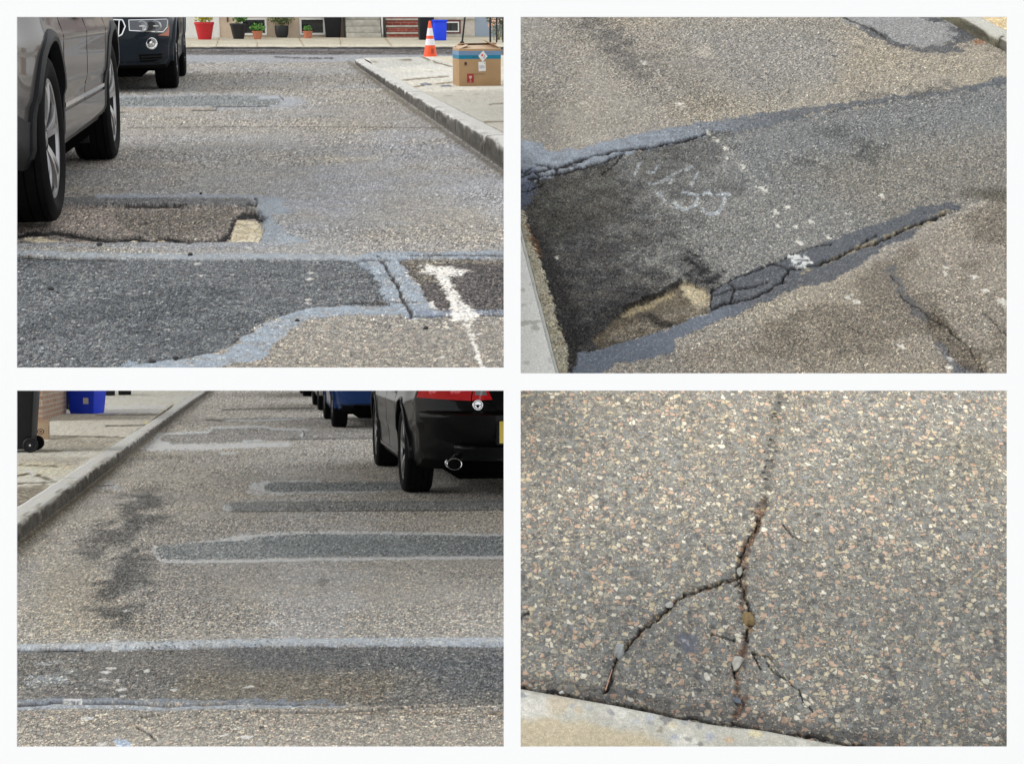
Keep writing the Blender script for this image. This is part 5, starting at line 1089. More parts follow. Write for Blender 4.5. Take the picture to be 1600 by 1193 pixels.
mb = MB(); mb.lathe([(.026, .006), (.031, .006), (.031, .004), (.026, .004)], 32, close=True); mb.box(-.02, -.008, .0045, .004, .010, .0062); mb.tube((0, -.022, .0055), (-.008, .0, .0055), .004, n=6); mb.tube((0, .022, .0055), (-.008, .0, .0055), .004, n=6); mb.v = [tuple(Mx @ Vector(v)) for v in mb.v]; mb.build('badge_mark', M_PLAS, em)
p = c3.P(-1, T3(.525), .80); mb = MB(); mb.lathe([(0, .003), (.010, .003), (.012, 0)], 16); Mx = Matrix.Translation(p+Vector((-.003, 0, 0))) @ Matrix.Rotation(R(-90), 4, 'Y'); mb.v = [tuple(Mx @ Vector(v)) for v in mb.v]; mb.build('parking_sensor', M_PLAS, t, smooth=True)
mb = MB(); c3.strip(mb, 'end', [(.60, T3(.745)), (.40, T3(.745)), (.34, T3(.68)), (.27, T3(.665)), (-.27, T3(.665)), (-.34, T3(.68)), (-.40, T3(.745)), (-.60, T3(.745))], -1, .006, .0015, 8, .004); mb.build('boot_gap', M_SEAM, t)
# ---- cars farther up the same street
M_BLUE = paintmat('blue paint', (.005, .04, .17), .3, .3, dust=.05, coat=.6); M_SILV = paintmat('pale silver paint', (.42, .42, .41), .5, .3); M_GREY = paintmat('grey paint', (.12, .12, .125), .6, .3)
def simple_car(x, y, paint, label, L, W, zb, belt, hood, deck, wr, roofz, wb, style):
    t = empty('parked_car', P3, x, y, 0, R(90), label, 'car', 'cars parked along the right of the patched street')
    ro = .98; c = Car(L, W, zb, belt, hood, deck, L-wb-ro, ro, wr, nose=.12, tail=.09, crn=.24, ends=(0, .08))
    build_car(c, t, paint); arch_ring(c, t, paint, .02, .005)
    for xx in (c.xf, c.xr):
        for sg in (1, -1): wheel(t, xx, sg*(W/2-.118), wr, .22, 5, sg, style=style)
    greenhouse(c, t, paint, -L/2+.55, L/2-1.1, roofz, rear_rake=.55, front_rake=.8); seams(c, t, (.95, 0, -.85)); handles(c, t, (-.5, .4), paint); mirror(c, t, .8, paint)
    z0 = c.zbot(-1); T_ = lambda z: (z-z0)/(c.ztop(-1)-z0)
    ledge(c, 'bumper', .60, .06, .24, -.96, .96, paint, t, T_)
    mb = MB(); c.quad(mb, 'end', [(-.90, .0), (.90, .0), (.85, T_(.36)), (-.85, T_(.36))], -1, .008, 18, 4, .02, arc=.03); mb.build('lower_bumper', M_PLAS, t, smooth=True)
    for sg in (1, -1):
        mb = MB(); c.quad(mb, 'end', [(sg*.98, T_(.68)), (sg*.55, T_(.68)), (sg*.55, T_(.85)), (sg*.98, T_(.86))], -1, .006); mb.build('tail_light', M_RED, t, smooth=True)
    mb = MB(); mb.box(-L/2-.05, -.15, .46, -L/2-.035, .15, .61); mb.build('number_plate', M_WHITE, t, bevel=.004)
    return t
simple_car(1.95, 22.6+1.38, M_BLUE, 'dark blue hatchback ahead of the glossy black sedan, only its rear corner in view', 4.5, 1.80, .22, .95, .82, .97, .335, 1.45, 2.76, 'five')
simple_car(2.0, 29.3+1.42, M_SILV, 'pale silver car parked just beyond the dark blue hatchback', 4.6, 1.80, .22, .95, .82, .97, .335, 1.45, 2.8, 'five')
simple_car(1.98, 38.6+1.42, M_GREY, 'dark grey car farthest up the row, only its rear tyre showing', 4.5, 1.80, .22, .95, .82, .97, .335, 1.45, 2.8, 'five')
# ================================================================== STREET THINGS
M_CONC = mat('stone', (.46, .44, .38), .9, noise=.25, nscale=9, bump=.3); M_STUC = mat('peach stucco', (.62, .50, .38), .9, noise=.14, nscale=5, bump=.3)
M_BEIG = mat('pale stone', (.60, .55, .48), .9, noise=.12, nscale=12, bump=.3); M_BLUEG = mat('blue grey render', (.32, .38, .46), .9, noise=.12, nscale=40, bump=.4)
M_WHT = mat('white paint', (.78, .78, .75), .6, noise=.08, nscale=8); M_IRON = mat('black iron', (.012, .012, .013), .5, spec=.4); M_BROWNI = mat('rusty iron', (.10, .05, .03), .7)
M_BIN = mat('dark bin plastic', (.010, .011, .014), .55, spec=.3, noise=.2, nscale=14); M_BLUEP = mat('blue bin plastic', (.006, .055, .85), .45, noise=.1, nscale=8)
M_POTR = mat('red glazed pot', (.50, .012, .02), .4, noise=.1, nscale=20); M_POTB = mat('black pot', (.014, .015, .018), .5); M_TERR = mat('terracotta', (.50, .18, .10), .8, noise=.15, nscale=25)
M_SOIL = mat('soil', (.03, .02, .013), 1, noise=.3, nscale=60); M_MAROON = mat('maroon paint', (.12, .02, .025), .6); M_ORANGE = mat('orange cone plastic', (.86, .10, .02), .45, noise=.05, nscale=10)
M_REFL = mat('reflective white', (.80, .78, .80), .35, noise=.08, nscale=60); M_INK = mat('dark ink', (.05, .02, .03), .8)
M_CARD = mat('cardboard', (.42, .27, .14), .85, noise=.08, nscale=7, bump=.1); M_CARDI = mat('cardboard inner', (.60, .44, .30), .9, noise=.08, nscale=7); M_TAPE = mat('blue tape', (.16, .28, .46), .4, noise=.08, nscale=12); M_TAPE2 = mat('teal tape', (.0, .20, .33), .4, noise=.08, nscale=12)
M_REDL = mat('red label', (.34, .018, .03), .6); M_PAPER = mat('white paper', (.80, .80, .80), .6); M_PINK = mat('red print', (.75, .12, .08), .6); M_GINK = mat('grey print', (.25, .26, .32), .7); M_CUP = mat('pale card print', (.62, .42, .30), .8)
def brickmat(name, c1, c2, mortar, sc, axis='XZ', bw=.21, rh=.072, ms=.008):
    m, t, b = newmat(name); b.inputs['Roughness'].default_value = .9; tcn = t.nodes.new('ShaderNodeTexCoord'); sx = t.nodes.new('ShaderNodeSeparateXYZ'); cb = t.nodes.new('ShaderNodeCombineXYZ'); ad = t.nodes.new('ShaderNodeMath')
    L = t.links.new; L(tcn.outputs['Object'], sx.inputs[0]); L(sx.outputs[0], ad.inputs[0]); L(sx.outputs[1], ad.inputs[1]); L(ad.outputs[0], cb.inputs[0]); L(sx.outputs[2], cb.inputs[1])
    k = t.nodes.new('ShaderNodeTexBrick'); k.inputs['Scale'].default_value = 1; k.inputs['Brick Width'].default_value = bw; k.inputs['Row Height'].default_value = rh; k.inputs['Mortar Size'].default_value = ms; k.inputs['Mortar Smooth'].default_value = .3
    k.inputs['Color1'].default_value = c1+(1,); k.inputs['Color2'].default_value = c2+(1,); k.inputs['Mortar'].default_value = mortar+(1,); L(cb.outputs[0], k.inputs['Vector'])
    n = t.nodes.new('ShaderNodeTexNoise'); n.inputs['Scale'].default_value = 14; n.inputs['Detail'].default_value = 6; L(tcn.outputs['Object'], n.inputs['Vector']); r_ = t.nodes.new('ShaderNodeMapRange'); r_.inputs[3].default_value = .6; r_.inputs[4].default_value = 1.4; L(n.outputs['Fac'], r_.inputs[0])
    v = t.nodes.new('ShaderNodeVectorMath'); v.operation = 'SCALE'; L(k.outputs['Color'], v.inputs[0]); L(r_.outputs[0], v.inputs['Scale']); L(v.outputs[0], b.inputs['Base Color'])
    bp = t.nodes.new('ShaderNodeBump'); bp.inputs['Strength'].default_value = .5; bp.inputs['Distance'].default_value = .006; bp.invert = True; L(k.outputs['Fac'], bp.inputs['Height']); L(bp.outputs[0], b.inputs['Normal']); return m
M_BRICKR = brickmat('red brick', (.34, .07, .045), (.24, .05, .035), (.36, .28, .24), 1, bw=.20, rh=.067, ms=.005)
M_BRICKT = brickmat('tan brick', (.56, .36, .26), (.44, .28, .20), (.62, .58, .50), 1, bw=.20, rh=.075, ms=.011)
def leafmat(name, c1, c2):
    m, t, b = newmat(name); b.inputs['Roughness'].default_value = .6; g = t.nodes.new('ShaderNodeNewGeometry'); r_ = t.nodes.new('ShaderNodeValToRGB'); r_.color_ramp.elements[0].color = c1+(1,); r_.color_ramp.elements[1].color = c2+(1,)
    t.links.new(g.outputs['Random Per Island'], r_.inputs[0]); t.links.new(r_.outputs[0], b.inputs['Base Color']); return m
M_LEAF = leafmat('green leaves', (.05, .16, .03), (.16, .36, .06)); M_LEAFY = leafmat('yellow flowers and leaves', (.75, .55, .02), (.35, .45, .05)); M_LEAFD = leafmat('dark olive leaves', (.05, .08, .03), (.22, .25, .10)); M_FLOW = leafmat('peach petals', (.8, .45, .25), (.85, .6, .5))
def leaves(mb, c, rx, ry, rz, n, sz, rng, up=.3):
    for i in range(n):
        th, ph, r = rng.random()*6.283, math.acos(2*rng.random()-1), rng.random()**.45
        p = Vector((c[0]+rx*r*math.sin(ph)*math.cos(th), c[1]+ry*r*math.sin(ph)*math.sin(th), c[2]+rz*r*math.cos(ph)))
        a = Vector((rng.gauss(0, 1), rng.gauss(0, 1), rng.gauss(up, .8))).normalized(); b = a.orthogonal().normalized(); s_ = sz*(.6+.8*rng.random()); n2 = a.cross(b)
        mb.add([p, p+a*s_*.5+b*s_*.28+n2*s_*.06, p+a*s_, p+a*s_*.5-b*s_*.28+n2*s_*.06], [(0, 1, 2, 3)])
rng = random.Random(3)
def pw(place, px, py, z, d=None):
    """street coordinates of a pixel standing on height z"""
    x, y = place.loc(px, py, z); return float(x), float(y)
ZF = .045
def row_x(px, Y):                                           # X at forward distance Y of place 1 seen at column px
    lo, hi = -30, 30
    for _ in range(40):
        md = (lo+hi)/2
        if P1.pix(md, Y, .3)[0] < px: lo = md
        else: hi = md
    return lo
YF = pw(P1, 600, 58, ZF)[1]                                 # house front line
# ---- flower pots
def pot(px, ybase, wtop, wbot, h, pm, lm, fol, label, leafsz=.07, n=160, rim=True):
    x, y = pw(P1, px, ybase, ZF); t = empty('flower_pot', P1, x, y, ZF, 0, label, 'flower pot')
    mb = MB(); rt, rb = wtop/2, wbot/2
    pr = [(0, 0), (rb, 0)]+([(rb+(rt-rb)*.84*f, h*.84*f) for f in (.3, .6, 1)]+[(rt, h*.85), (rt*1.02, h*.9), (rt, h), (rt*.9, h), (rt*.86, h*.85), (rt*.3, h*.8)] if rim else [(rb+(rt-rb)*.7, h*.25), (rt*.98, h*.55), (rt, h*.95), (rt*.97, h), (rt*.9, h), (rt*.86, h*.85), (rt*.3, h*.8)])
    mb.lathe(pr, 36); mb.build('pot', pm, t, smooth=True, ang=40)
    mb = MB(); mb.lathe([(0, h*.88), (rt*.88, h*.87)], 24); mb.build('soil', M_SOIL, t)
    mb = MB()
    for f in fol: leaves(mb, (f[0], 0, h+f[1]), f[2], f[2], f[3], int(n*f[4]), leafsz, rng)
    for i in range(14): a = rng.random()*6.28; mb.tube((0, 0, h*.85), (math.cos(a)*fol[0][2]*.6+fol[0][0], math.sin(a)*fol[0][2]*.6, h+fol[0][1]+fol[0][3]*.5), .004, .002, 4)
    mb.build('foliage', lm, t); return t
pot(320, 62, .46, .30, .40, M_POTR, M_LEAFY, [(0, .18, .26, .22, 1.6), (.12, .30, .2, .2, .8)], 'large red pot of yellow flowers, leftmost pot by the houses', .07, 240)
pot(373, 61, .40, .25, .36, M_POTB, M_LEAF, [(0, .12, .12, .12, .7), (.1, .14, .08, .1, .5)], 'wide black tapered pot with short green shoots', .09, 120)
pot(402.5, 61.5, .25, .17, .19, M_TERR, M_LEAF, [(0, .06, .17, .09, 1.6)], 'small terracotta pot overflowing with bright green leaves', .06, 220)
pot(440.5, 59, .34, .25, .29, M_POTB, M_LEAFD, [(0, .18, .34, .16, 2.0)], 'rounded black pot with a broad olive bush', .07, 260, False)
pot(481, 60, .24, .17, .17, M_TERR, M_LEAF, [(0, .06, .10, .06, .8)], 'small terracotta pot with a low green plant beside the basement window', .05, 120)
# ---- bins
def bin_(place, x, y, z, rz, w, d, h, m, label, lid=True, wheels=True, name='wheeled_bin', cat='bin', taper=.80):
    t = empty(name, place, x, y, z, rz, label, cat)
    mb = MB(); mb.box(-w/2, -d/2, .03 if wheels else 0, w/2, d/2, h*.93, taper=taper); mb.build('container', m, t, bevel=.02, seg=3)
    mb = MB(); mb.box(-w/2-.015, -d/2-.015, h*.885, w/2+.015, d/2+.015, h*.935); mb.build('rim', m, t, bevel=.01)
    if lid: mb = MB(); mb.box(-w/2-.02, -d/2-.03, h*.937, w/2+.02, d/2+.02, h, taper=1.0); mb.build('lid', m, t, bevel=.025, seg=3)
    if wheels:
        for sx in (-1, 1):
            mb = MB(); mb.lathe([(.0, -.022), (.05, -.022), (.055, -.015), (.085, -.022), (.10, -.012), (.10, .012), (.085, .022), (.055, .015), (.05, .022), (0, .022)], 28, 'Y'); wv = [(v[1], v[0], v[2]) for v in mb.v]; mb.v = wv; mb.f = [q[::-1] for q in mb.f]
            o = mb.build('wheel', M_BIN, t, smooth=True); o.location = (sx*(w/2*taper+.03), d/2*taper-.0, .075); o.scale = (.75, .75, .75)
            mb = MB(); mb.tube((sx*.024, 0, 0), (sx*.032, 0, 0), .014, n=12); mb.build('hub', M_CHROME, o)
        mb = MB(); mb.tube((-w/2+.05, d/2+.05, h*.88), (w/2-.05, d/2+.05, h*.88), .014); mb.tube((-w/2+.06, d/2, h*.86), (-w/2+.06, d/2+.05, h*.88), .012); mb.tube((w/2-.06, d/2, h*.86), (w/2-.06, d/2+.05, h*.88), .012); mb.build('handle', m, t, smooth=True)
    return t
x, y = pw(P1, 520.5, 58.6, ZF); b_ = bin_(P1, x, y, ZF, 0, .47, .42, .95, M_BIN, 'dark bin beside the railing of the stone steps, right of the pots', wheels=False, taper=.74)
x, y = pw(P1, 667, 62.5, ZF); bin_(P1, x, y+.15, ZF, 0, .34, .4, .58, M_BIN, 'dark low bin between the brick steps and the small blue crate', wheels=False, taper=.97)
x, y = pw(P1, 687, 63.5, ZF); bin_(P1, x, y, ZF, R(2), .30, .26, .46, M_BLUEP, 'small blue recycling bin behind the traffic cone', lid=True, wheels=False, name='recycling_bin', taper=.93)
# ---- houses across the junction
def house(x0, x1, h, m, label, base=None):
    t = empty('row_house', P1, x0, YF, 0, 0, label, 'house'); w_ = x1-x0
    mb = MB(); mb.box(0, 0, 0, w_, 7, h); mb.build('wall', m, t)
    mb = MB(); mb.box(-.02, -.18, h+.003, w_+.02, 7.1, h+.22); mb.build('roof', M_CONC, t, bevel=.02)
    return t
def win(t, x, z, w_, h, fm=None, sill=True, depth=.05):
    mb = MB(); fm = fm or M_WHT
    for a in ((x, z, x+w_, z+.05), (x, z+h-.05, x+w_, z+h), (x, z+.05, x+.05, z+h-.05), (x+w_-.05, z+.05, x+w_, z+h-.05)): mb.box(a[0], -.035, a[1], a[2], .02, a[3])
    o = mb.build('window', fm, t)
    mb = MB(); mb.box(x+.045, -.012, z+.045, x+w_-.045, .01, z+h-.045); mb.build('pane', M_GLASSD, o)
    if sill: mb = MB(); mb.box(x-.06, -.10, z-.07, x+w_+.06, .0, z-.003); mb.build('sill', M_CONC, t, bevel=.008)
    return o
xa, xb, xc, xd, xe = row_x(240, YF), row_x(537, YF), row_x(658, YF), row_x(742, YF), row_x(797, YF)
hA = house(xa, xb-.004, 6.2, M_STUC, 'peach stucco row house with basement windows behind the flower pots')
X_ = lambda px: row_x(px, YF)-xa
mb = MB(); mb.box(X_(333), -.05, 0, X_(343), .01, 6.0); mb.box(X_(240), -.05, 0, X_(333)-.002, .0, 6.0); mb.build('pilaster', M_WHT, hA)
for p0, p1 in ((376, 417), (468, 508)):
    win(hA, X_(p0), .10, X_(p1)-X_(p0), .42, sill=False)
    mb = MB(); mb.box(X_(p0)-.0, -.09, .60, X_(p1)+.0, 0, .68); mb.build('sill', M_CONC if p0 > 400 else M_WHT, hA)
    win(hA, X_(p0), 1.5, X_(p1)-X_(p0), 1.3); win(hA, X_(p0), 4.0, X_(p1)-X_(p0), 1.4)
mb = MB(); mb.box(X_(355), -.03, .42, X_(357.5), .0, 1.2); mb.build('downpipe', M_BROWNI, hA)
hB = house(xb, xc-.004, 6.4, M_BEIG, 'row house with stone steps and red brick steps'); X_ = lambda px: row_x(px, YF)-xb
def steps(t, a, b, n, rise, tread, fm, tm, cheek=None):
    for k in range(n):
        mb = MB(); mb.box(a, -(n-k)*tread, k*rise+.004, b, -(n-k-1)*tread-.001 if k < n-1 else -.002, (k+1)*rise-(.04 if tm is not fm else .0)); o = mb.build('step', fm, t, bevel=.004)
        if tm is not fm: mb = MB(); mb.box(a-.02, -(n-k)*tread-.025, (k+1)*rise-.038, b+.02, -(n-k-1)*tread-.002 if k < n-1 else -.004, (k+1)*rise+.002); mb.build('tread', tm, o, bevel=.008)
steps(hB, X_(539), X_(592.5), 5, .155, .13, M_CONC, M_CONC); steps(hB, X_(602), X_(656), 5, .165, .13, M_BRICKR, M_CONC)
for p in (536, 597):
    mb = MB(); a = X_(p); mb.tube((a, -.62, .04), (a, -.62, .95), .014); mb.tube((a, -.02, .9), (a, -.02, 1.7), .014); mb.tube((a, -.62, .93), (a, -.02, 1.68), .016)
    for k in range(5): f = (k+1)/6; mb.tube((a, -.62+.6*f, .12+.6*f), (a, -.62+.6*f, .93+.75*f), .008)
    mb.build('railing', M_IRON, hB)
mb = MB(); mb.box(X_(594), -.55, .0, X_(596), -.1, .55); mb.build('cheek_panel', M_WHT, hB)
for p0, p1 in ((545, 587), (608, 650)): mb = MB(); mb.box(X_(p0), -.03, .83, X_(p1), .0, 2.9); d_ = mb.build('door', M_MAROON, hB, bevel=.01); mb = MB(); mb.tube((X_(p1)-.08, -.03, 1.8), (X_(p1)-.08, -.08, 1.8), .03); mb.build('handle', M_CHROME, d_)
for p0, p1 in ((550, 585), (612, 648)): win(hB, X_(p0), 4.0, X_(p1)-X_(p0), 1.4)
hC = house(xc, xd-.004, 6.0, M_BEIG, 'pale stone row house with a maroon framed basement window'); X_ = lambda px: row_x(px, YF)-xc
o = win(hC, X_(673), .13, X_(719.5)-X_(673), .33, fm=M_MAROON, sill=False); 
mb = MB(); a, b = X_(676), X_(717)
for q in ((a, .16, b, .19), (a, .385, b, .415), (a, .19, a+.03, .385), (b-.03, .19, b, .385)): mb.box(q[0], -.045, q[1], q[2], -.013, q[3])
mb.build('frame', M_WHT, o)
mb = MB(); mb.box(X_(672), -.05, .0, X_(742)-.002, .0, .10); mb.box(X_(660), -.04, .46, X_(742)-.002, .0, .50); mb.build('plinth', M_CONC, hC, bevel=.008)
win(hC, X_(670), 1.4, .9, 1.3); win(hC, X_(670), 3.8, .9, 1.3)
hD = house(xd, xe, 6.0, M_BLUEG, 'blue grey rendered row house behind the flowering shrub'); win(hD, .15, 1.6, .55, 1.2, sill=True)
# leaning pole, railings and shrub
x, y = pw(P1, 722, 68, ZF)
t = empty('metal_pole', P1, x, y, ZF, 0, 'dark slim pole leaning to the right beside the far kerb', 'pole'); mb = MB(); mb.tube((0, 0, 0), (.12, .0, 1.0), .020, n=12); mb.build('post', M_IRON, t); mb = MB(); mb.lathe([(0, .0), (.05, 0), (.045, .03), (.02, .05)], 16); mb.build('base_collar', M_IRON, t)
x, y = pw(P1, 768, 66.5, ZF)
t = empty('iron_fence', P1, x, y, ZF, 0, 'black iron railing posts in front of the flowering shrub', 'fence')
for px_, r_ in ((766, .022), (776, .018), (786, .018), (795, .018)): xx = row_x(px_, y)-x; mb = MB(); mb.tube((xx, 0, 0), (xx, 0, 1.05), r_, n=10); mb.lathe([(r_*1.7, 1.05), (r_*1.2, 1.08), (0, 1.12)], 10, c=(xx, 0, 0)); mb.build('post', M_IRON, t)
for z_ in (.95,): mb = MB(); mb.box(row_x(764, y)-x, -.012, z_, row_x(797, y)-x, .012, z_+.03); mb.build('rail', M_IRON, t)
x, y = pw(P1, 777, 62.5, ZF)
t = empty('flowering_shrub', P1, x, y, ZF, 0, 'leafy shrub with pale peach blooms behind the black iron railing', 'shrub')
mb = MB(); leaves(mb, (0, 0, .62), .34, .3, .30, 900, .06, rng); leaves(mb, (.05, 0, .28), .26, .25, .22, 160, .05, rng); mb.build('foliage', M_LEAFD, t)
mb = MB(); leaves(mb, (-.10, -.25, .45), .16, .08, .16, 60, .05, rng); leaves(mb, (-.2, -.28, .33), .05, .04, .05, 30, .05, rng); mb.build('blooms', M_FLOW, t)
mb = MB()
for i in range(9): a = rng.random()*6.28; mb.tube((rng.gauss(0, .05), rng.gauss(0, .04), 0), (math.cos(a)*.2, math.sin(a)*.15, .5+rng.random()*.2), .010, .004, 6)
mb.build('stem', mat('twig', (.22, .2, .08), .8), t)
# ---- traffic cone
def text(root, s_, size, M, m, name='lettering', ext=.0006):
    cu = bpy.data.curves.new(name, 'FONT'); cu.body = s_; cu.size = size; cu.extrude = ext; cu.align_x = 'CENTER'
    o = bpy.data.objects.new(name, cu); COL.objects.link(o); bpy.context.view_layer.update(); me = bpy.data.meshes.new_from_object(o.evaluated_get(bpy.context.evaluated_depsgraph_get())); bpy.data.objects.remove(o); me.name = name
    me.materials.clear(); me.materials.append(m); o = bpy.data.objects.new(name, me); COL.objects.link(o); o.parent = root; o.matrix_local = M; return o
xk, yk = pw(P1, 672, 83, 0); yk = 25.45; xk = row_x(672, yk)
t = empty('traffic_cone', P1, xk, yk, 0, 0, 'orange traffic cone with two white reflective bands', 'traffic cone')
HC = .61; rc = lambda z: .020+(.120-.020)*(1-z/HC)
mb = MB(); mb.lathe([(rc(.03), .03), (rc(.3), .3), (rc(.6), .6), (rc(HC)-.002, HC), (rc(HC)*.6, HC+.012), (0, HC+.012)], 40); mb.build('cone_body', M_ORANGE, t, smooth=True, ang=50)
mb = MB(); mb.box(-.18, -.18, 0, .18, .18, .034); mb.build('base', M_ORANGE, t, bevel=.012)
for z0, z1 in ((.235, .335), (.385, .505)): mb = MB(); mb.lathe([(rc(z0)+.0012, z0), (rc(z1)+.0012, z1)], 40); mb.build('reflective_band', M_REFL, t, smooth=True)
Mt = Matrix.Translation((.030, -rc(.15)-.001, .125)) @ Matrix.Rotation(R(14), 4, 'Z') @ Matrix.Rotation(R(82), 4, 'X')
text(t, 'JJ', .085, Mt, M_INK)
# ---- big cardboard box on the near pavement
xb0, yb0 = 1.965, 16.0; zb0 = float(k1h(yb0))+.0
t = empty('cardboard_box', P1, xb0, yb0, zb0, R(3.5), 'large cardboard box banded with blue tape and open flaps, on the pavement corner', 'box')
W_, D_, H_ = .50, .36, .372; t.scale = (.88, 1, 1)
mb = MB(); th = .005
mb.box(0, 0, 0, W_, th, H_); mb.box(0, D_-th, 0, W_, D_, H_); mb.box(0, th, 0, th, D_-th, H_); mb.box(W_-th, th, 0, W_, D_-th, H_); mb.box(th, th, 0, W_-th, D_-th, .004)
mb.build('carton', M_CARD, t, bevel=.0015)
def flap(a, b, c, d, name='flap', m=M_CARDI):
    mb = MB(); V = [Vector(q) for q in (a, b, c, d)]; n_ = (V[1]-V[0]).cross(V[3]-V[0]).normalized()*.004; mb.add(V+[q+n_ for q in V], [(3, 2, 1, 0), (4, 5, 6, 7), (0, 1, 5, 4), (1, 2, 6, 5), (2, 3, 7, 6), (3, 0, 4, 7)]); return mb.build(name, m, t)
flap((0, 0, H_), (W_, 0, H_+.001), (W_-.01, .17, H_+.035), (-.005, .17, H_+.03)); flap((-.0, D_, H_+.002), (W_, D_, H_+.002), (W_, .19, H_+.06), (.04, .19, H_+.055))
flap((W_+.004, 0, H_+.006), (W_+.004, D_, H_+.006), (W_-.17, D_-.05, H_+.10), (W_-.18, .03, H_+.085)); flap((-.002, .0, H_+.004), (-.002, D_, H_+.004), (.12, D_-.03, H_+.045), (.12, .03, H_+.042))
def panel(x0, z0, x1, z1, m, name, off=.0016, par=None, rot=0):
    mb = MB(); cx_, cz = (x0+x1)/2, (z0+z1)/2; V = []
    for (px_, pz) in ((x0, z0), (x1, z0), (x1, z1), (x0, z1)):
        dx_, dz_ = px_-cx_, pz-cz; V.append((cx_+dx_*math.cos(rot)-dz_*math.sin(rot), -off, cz+dx_*math.sin(rot)+dz_*math.cos(rot)))
    V += [(v[0], 0.0, v[2]) for v in V]; mb.add(V, [(0, 1, 2, 3), (0, 4, 5, 1), (1, 5, 6, 2), (2, 6, 7, 3), (3, 7, 4, 0)]); return mb.build(name, m, par or t)
panel(.0, H_-.060, W_, H_-.018, M_TAPE, 'tape_band'); panel(.0, H_-.098, W_, H_-.0605, M_TAPE2, 'tape_band', .0018)
mb = MB(); mb.box(-.0016, 0, H_-.098, 0, D_, H_-.0605); mb.build('tape_band', M_TAPE2, t); mb = MB(); mb.box(-.0016, 0, H_-.060, 0, D_, H_-.018); mb.build('tape_band', M_TAPE, t)
def marks(x0, z0, x1, n, h, m, off=.0022, name='print_line'):
    mb = MB(); st = (x1-x0)/n
    for i in range(n):
        if i % 5 == 4: continue
        mb.box(x0+i*st, -off, z0, x0+i*st+st*.62, -.0, z0+h*(.75+.25*((i*7) % 3)/2))
    return mb.build(name, m, t)
for a in (.11, .22, .33): marks(a, H_-.043, a+.085, 9, .011, M_GINK)
marks(.16, H_-.084, .33, 17, .010, M_INK)
o = panel(.095, .035, .175, .125, M_REDL, 'fragile_label')
gl = MB(); cx_ = .135
for q in ((-.022, .10, .022, .104), (-.018, .084, .018, .1), (-.012, .074, .012, .084), (-.003, .050, .003, .074), (-.016, .046, .016, .050)): gl.box(cx_+q[0], -.0026, q[1], cx_+q[2], 0, q[3])
gl.build('glass_symbol', M_CUP, o)
o = panel(.232, .150, .318, .245, M_PAPER, 'paper_label', rot=R(2)); 
mb = MB()
for k in range(4):
    for j in range(3): mb.box(.245+k*.016, -.0026, .180+j*.010, .255+k*.016, 0, .186+j*.010)
mb.build('print', M_GINK, o); mb = MB(); mb.box(.298, -.0026, .226, .309, 0, .235); mb.build('green_mark', M_LEAF, o)
o = panel(.245, .262, .325, .340, M_PAPER, 'paper_label', .0030, rot=R(42)); mb = MB(); mb.box(.266, -.0042, .300, .288, 0, .322); mb.build('red_mark', M_PINK, o); mb = MB()
for k in range(4): mb.box(.285+k*.004, -.0042, .280+k*.009, .312+k*.0, 0, .284+k*.009)
mb.build('print', M_GINK, o)
marks(.185, .118, .31, 22, .006, M_INK); 
mb = MB(); mb.box(.066, -.002, .214, .092, 0, .232); mb.box(.060, -.002, .232, .098, 0, .238); mb.box(.072, -.002, .240, .086, 0, .246); mb.box(.056, -.002, .203, .104, 0, .205); mb.build('care_symbol', M_INK, t)
# white carton just behind it
t = empty('white_carton', P1, xb0+.44, yb0+.75, float(k1h(yb0+.75)), 0, 'white carton standing behind the large cardboard box', 'box')
mb = MB(); mb.box(0, 0, 0, .09, .3, .38); mb.build('carton', M_WHT, t, bevel=.004); mb = MB(); mb.box(.0, -.0, .3815, .09, .16, .386); mb.build('flap', M_PAPER, t)
# ---- left pavement of place 3
Z3 = .098
def on3(px, py): return pw(P3, px, py, Z3)
x, y = on3(58, 707); t = bin_(P3, x-.30, y+.25, Z3, R(-90), .50, .58, 1.02, M_BIN, 'tall dark wheeled bin at the left edge of the pavement')
x, y = on3(75.5, 686)
t = empty('small_carton', P3, x, y, Z3, R(4), 'small open cardboard carton between the wheeled bin and the tan brick stoop', 'box')
mb = MB(); w_, d_, h_ = .22, .26, .19; mb.box(-w_, 0, 0, 0, th, h_); mb.box(-w_, d_, 0, 0, d_+th, h_+.02); mb.box(-w_, th, 0, -w_+th, d_, h_); mb.box(-th, th, 0, 0, d_, h_); mb.box(-w_+th, th, 0, -th, d_, .004); mb.build('carton', M_CARDI, t, bevel=.001)
mb = MB(); mb.lathe([(.030, 0), (.040, 0), (.040, .0015), (.030, .0015)], 24, close=True); mb.v = [(v[0]-.085, -v[2]-.0, v[1]*.8+.09) for v in mb.v]; mb.box(-.10, -.0016, .082, -.07, 0, .098); mb.build('round_print', M_INK, t)
mb = MB(); mb.box(0, .10, .06, .0015, .14, .15); mb.build('side_print', M_INK, t)
xs_, ys_ = on3(66, 657.5); x2_, y2_ = on3(98, 645.5)
t = empty('brick_stoop', P3, xs_, ys_, Z3, 0, 'tan brick stoop against the house beyond the wheeled bin', 'stoop')
mb = MB(); mb.box(-1.2, 0, 0, 0, y2_-ys_, 1.05); mb.build('brickwork', M_BRICKT, t, bevel=.006); mb = MB(); mb.box(-1.25, -.04, 1.053, .04, y2_-ys_+.03, 1.11); mb.build('cap_stone', M_CONC, t, bevel=.01)
mb = MB(); mb.box(.002, y2_-ys_-.05, .40, .10, y2_-ys_+.05, .49); mb.build('stone_block', M_WHT, t, bevel=.008)
x, y = on3(103, 643.5); bin_(P3, x-.12, y+.45, Z3, R(-90), .50, .50, 1.0, M_BIN, 'black wheeled bin half hidden behind the large blue recycling bin')
x, y = on3(131, 646.5)
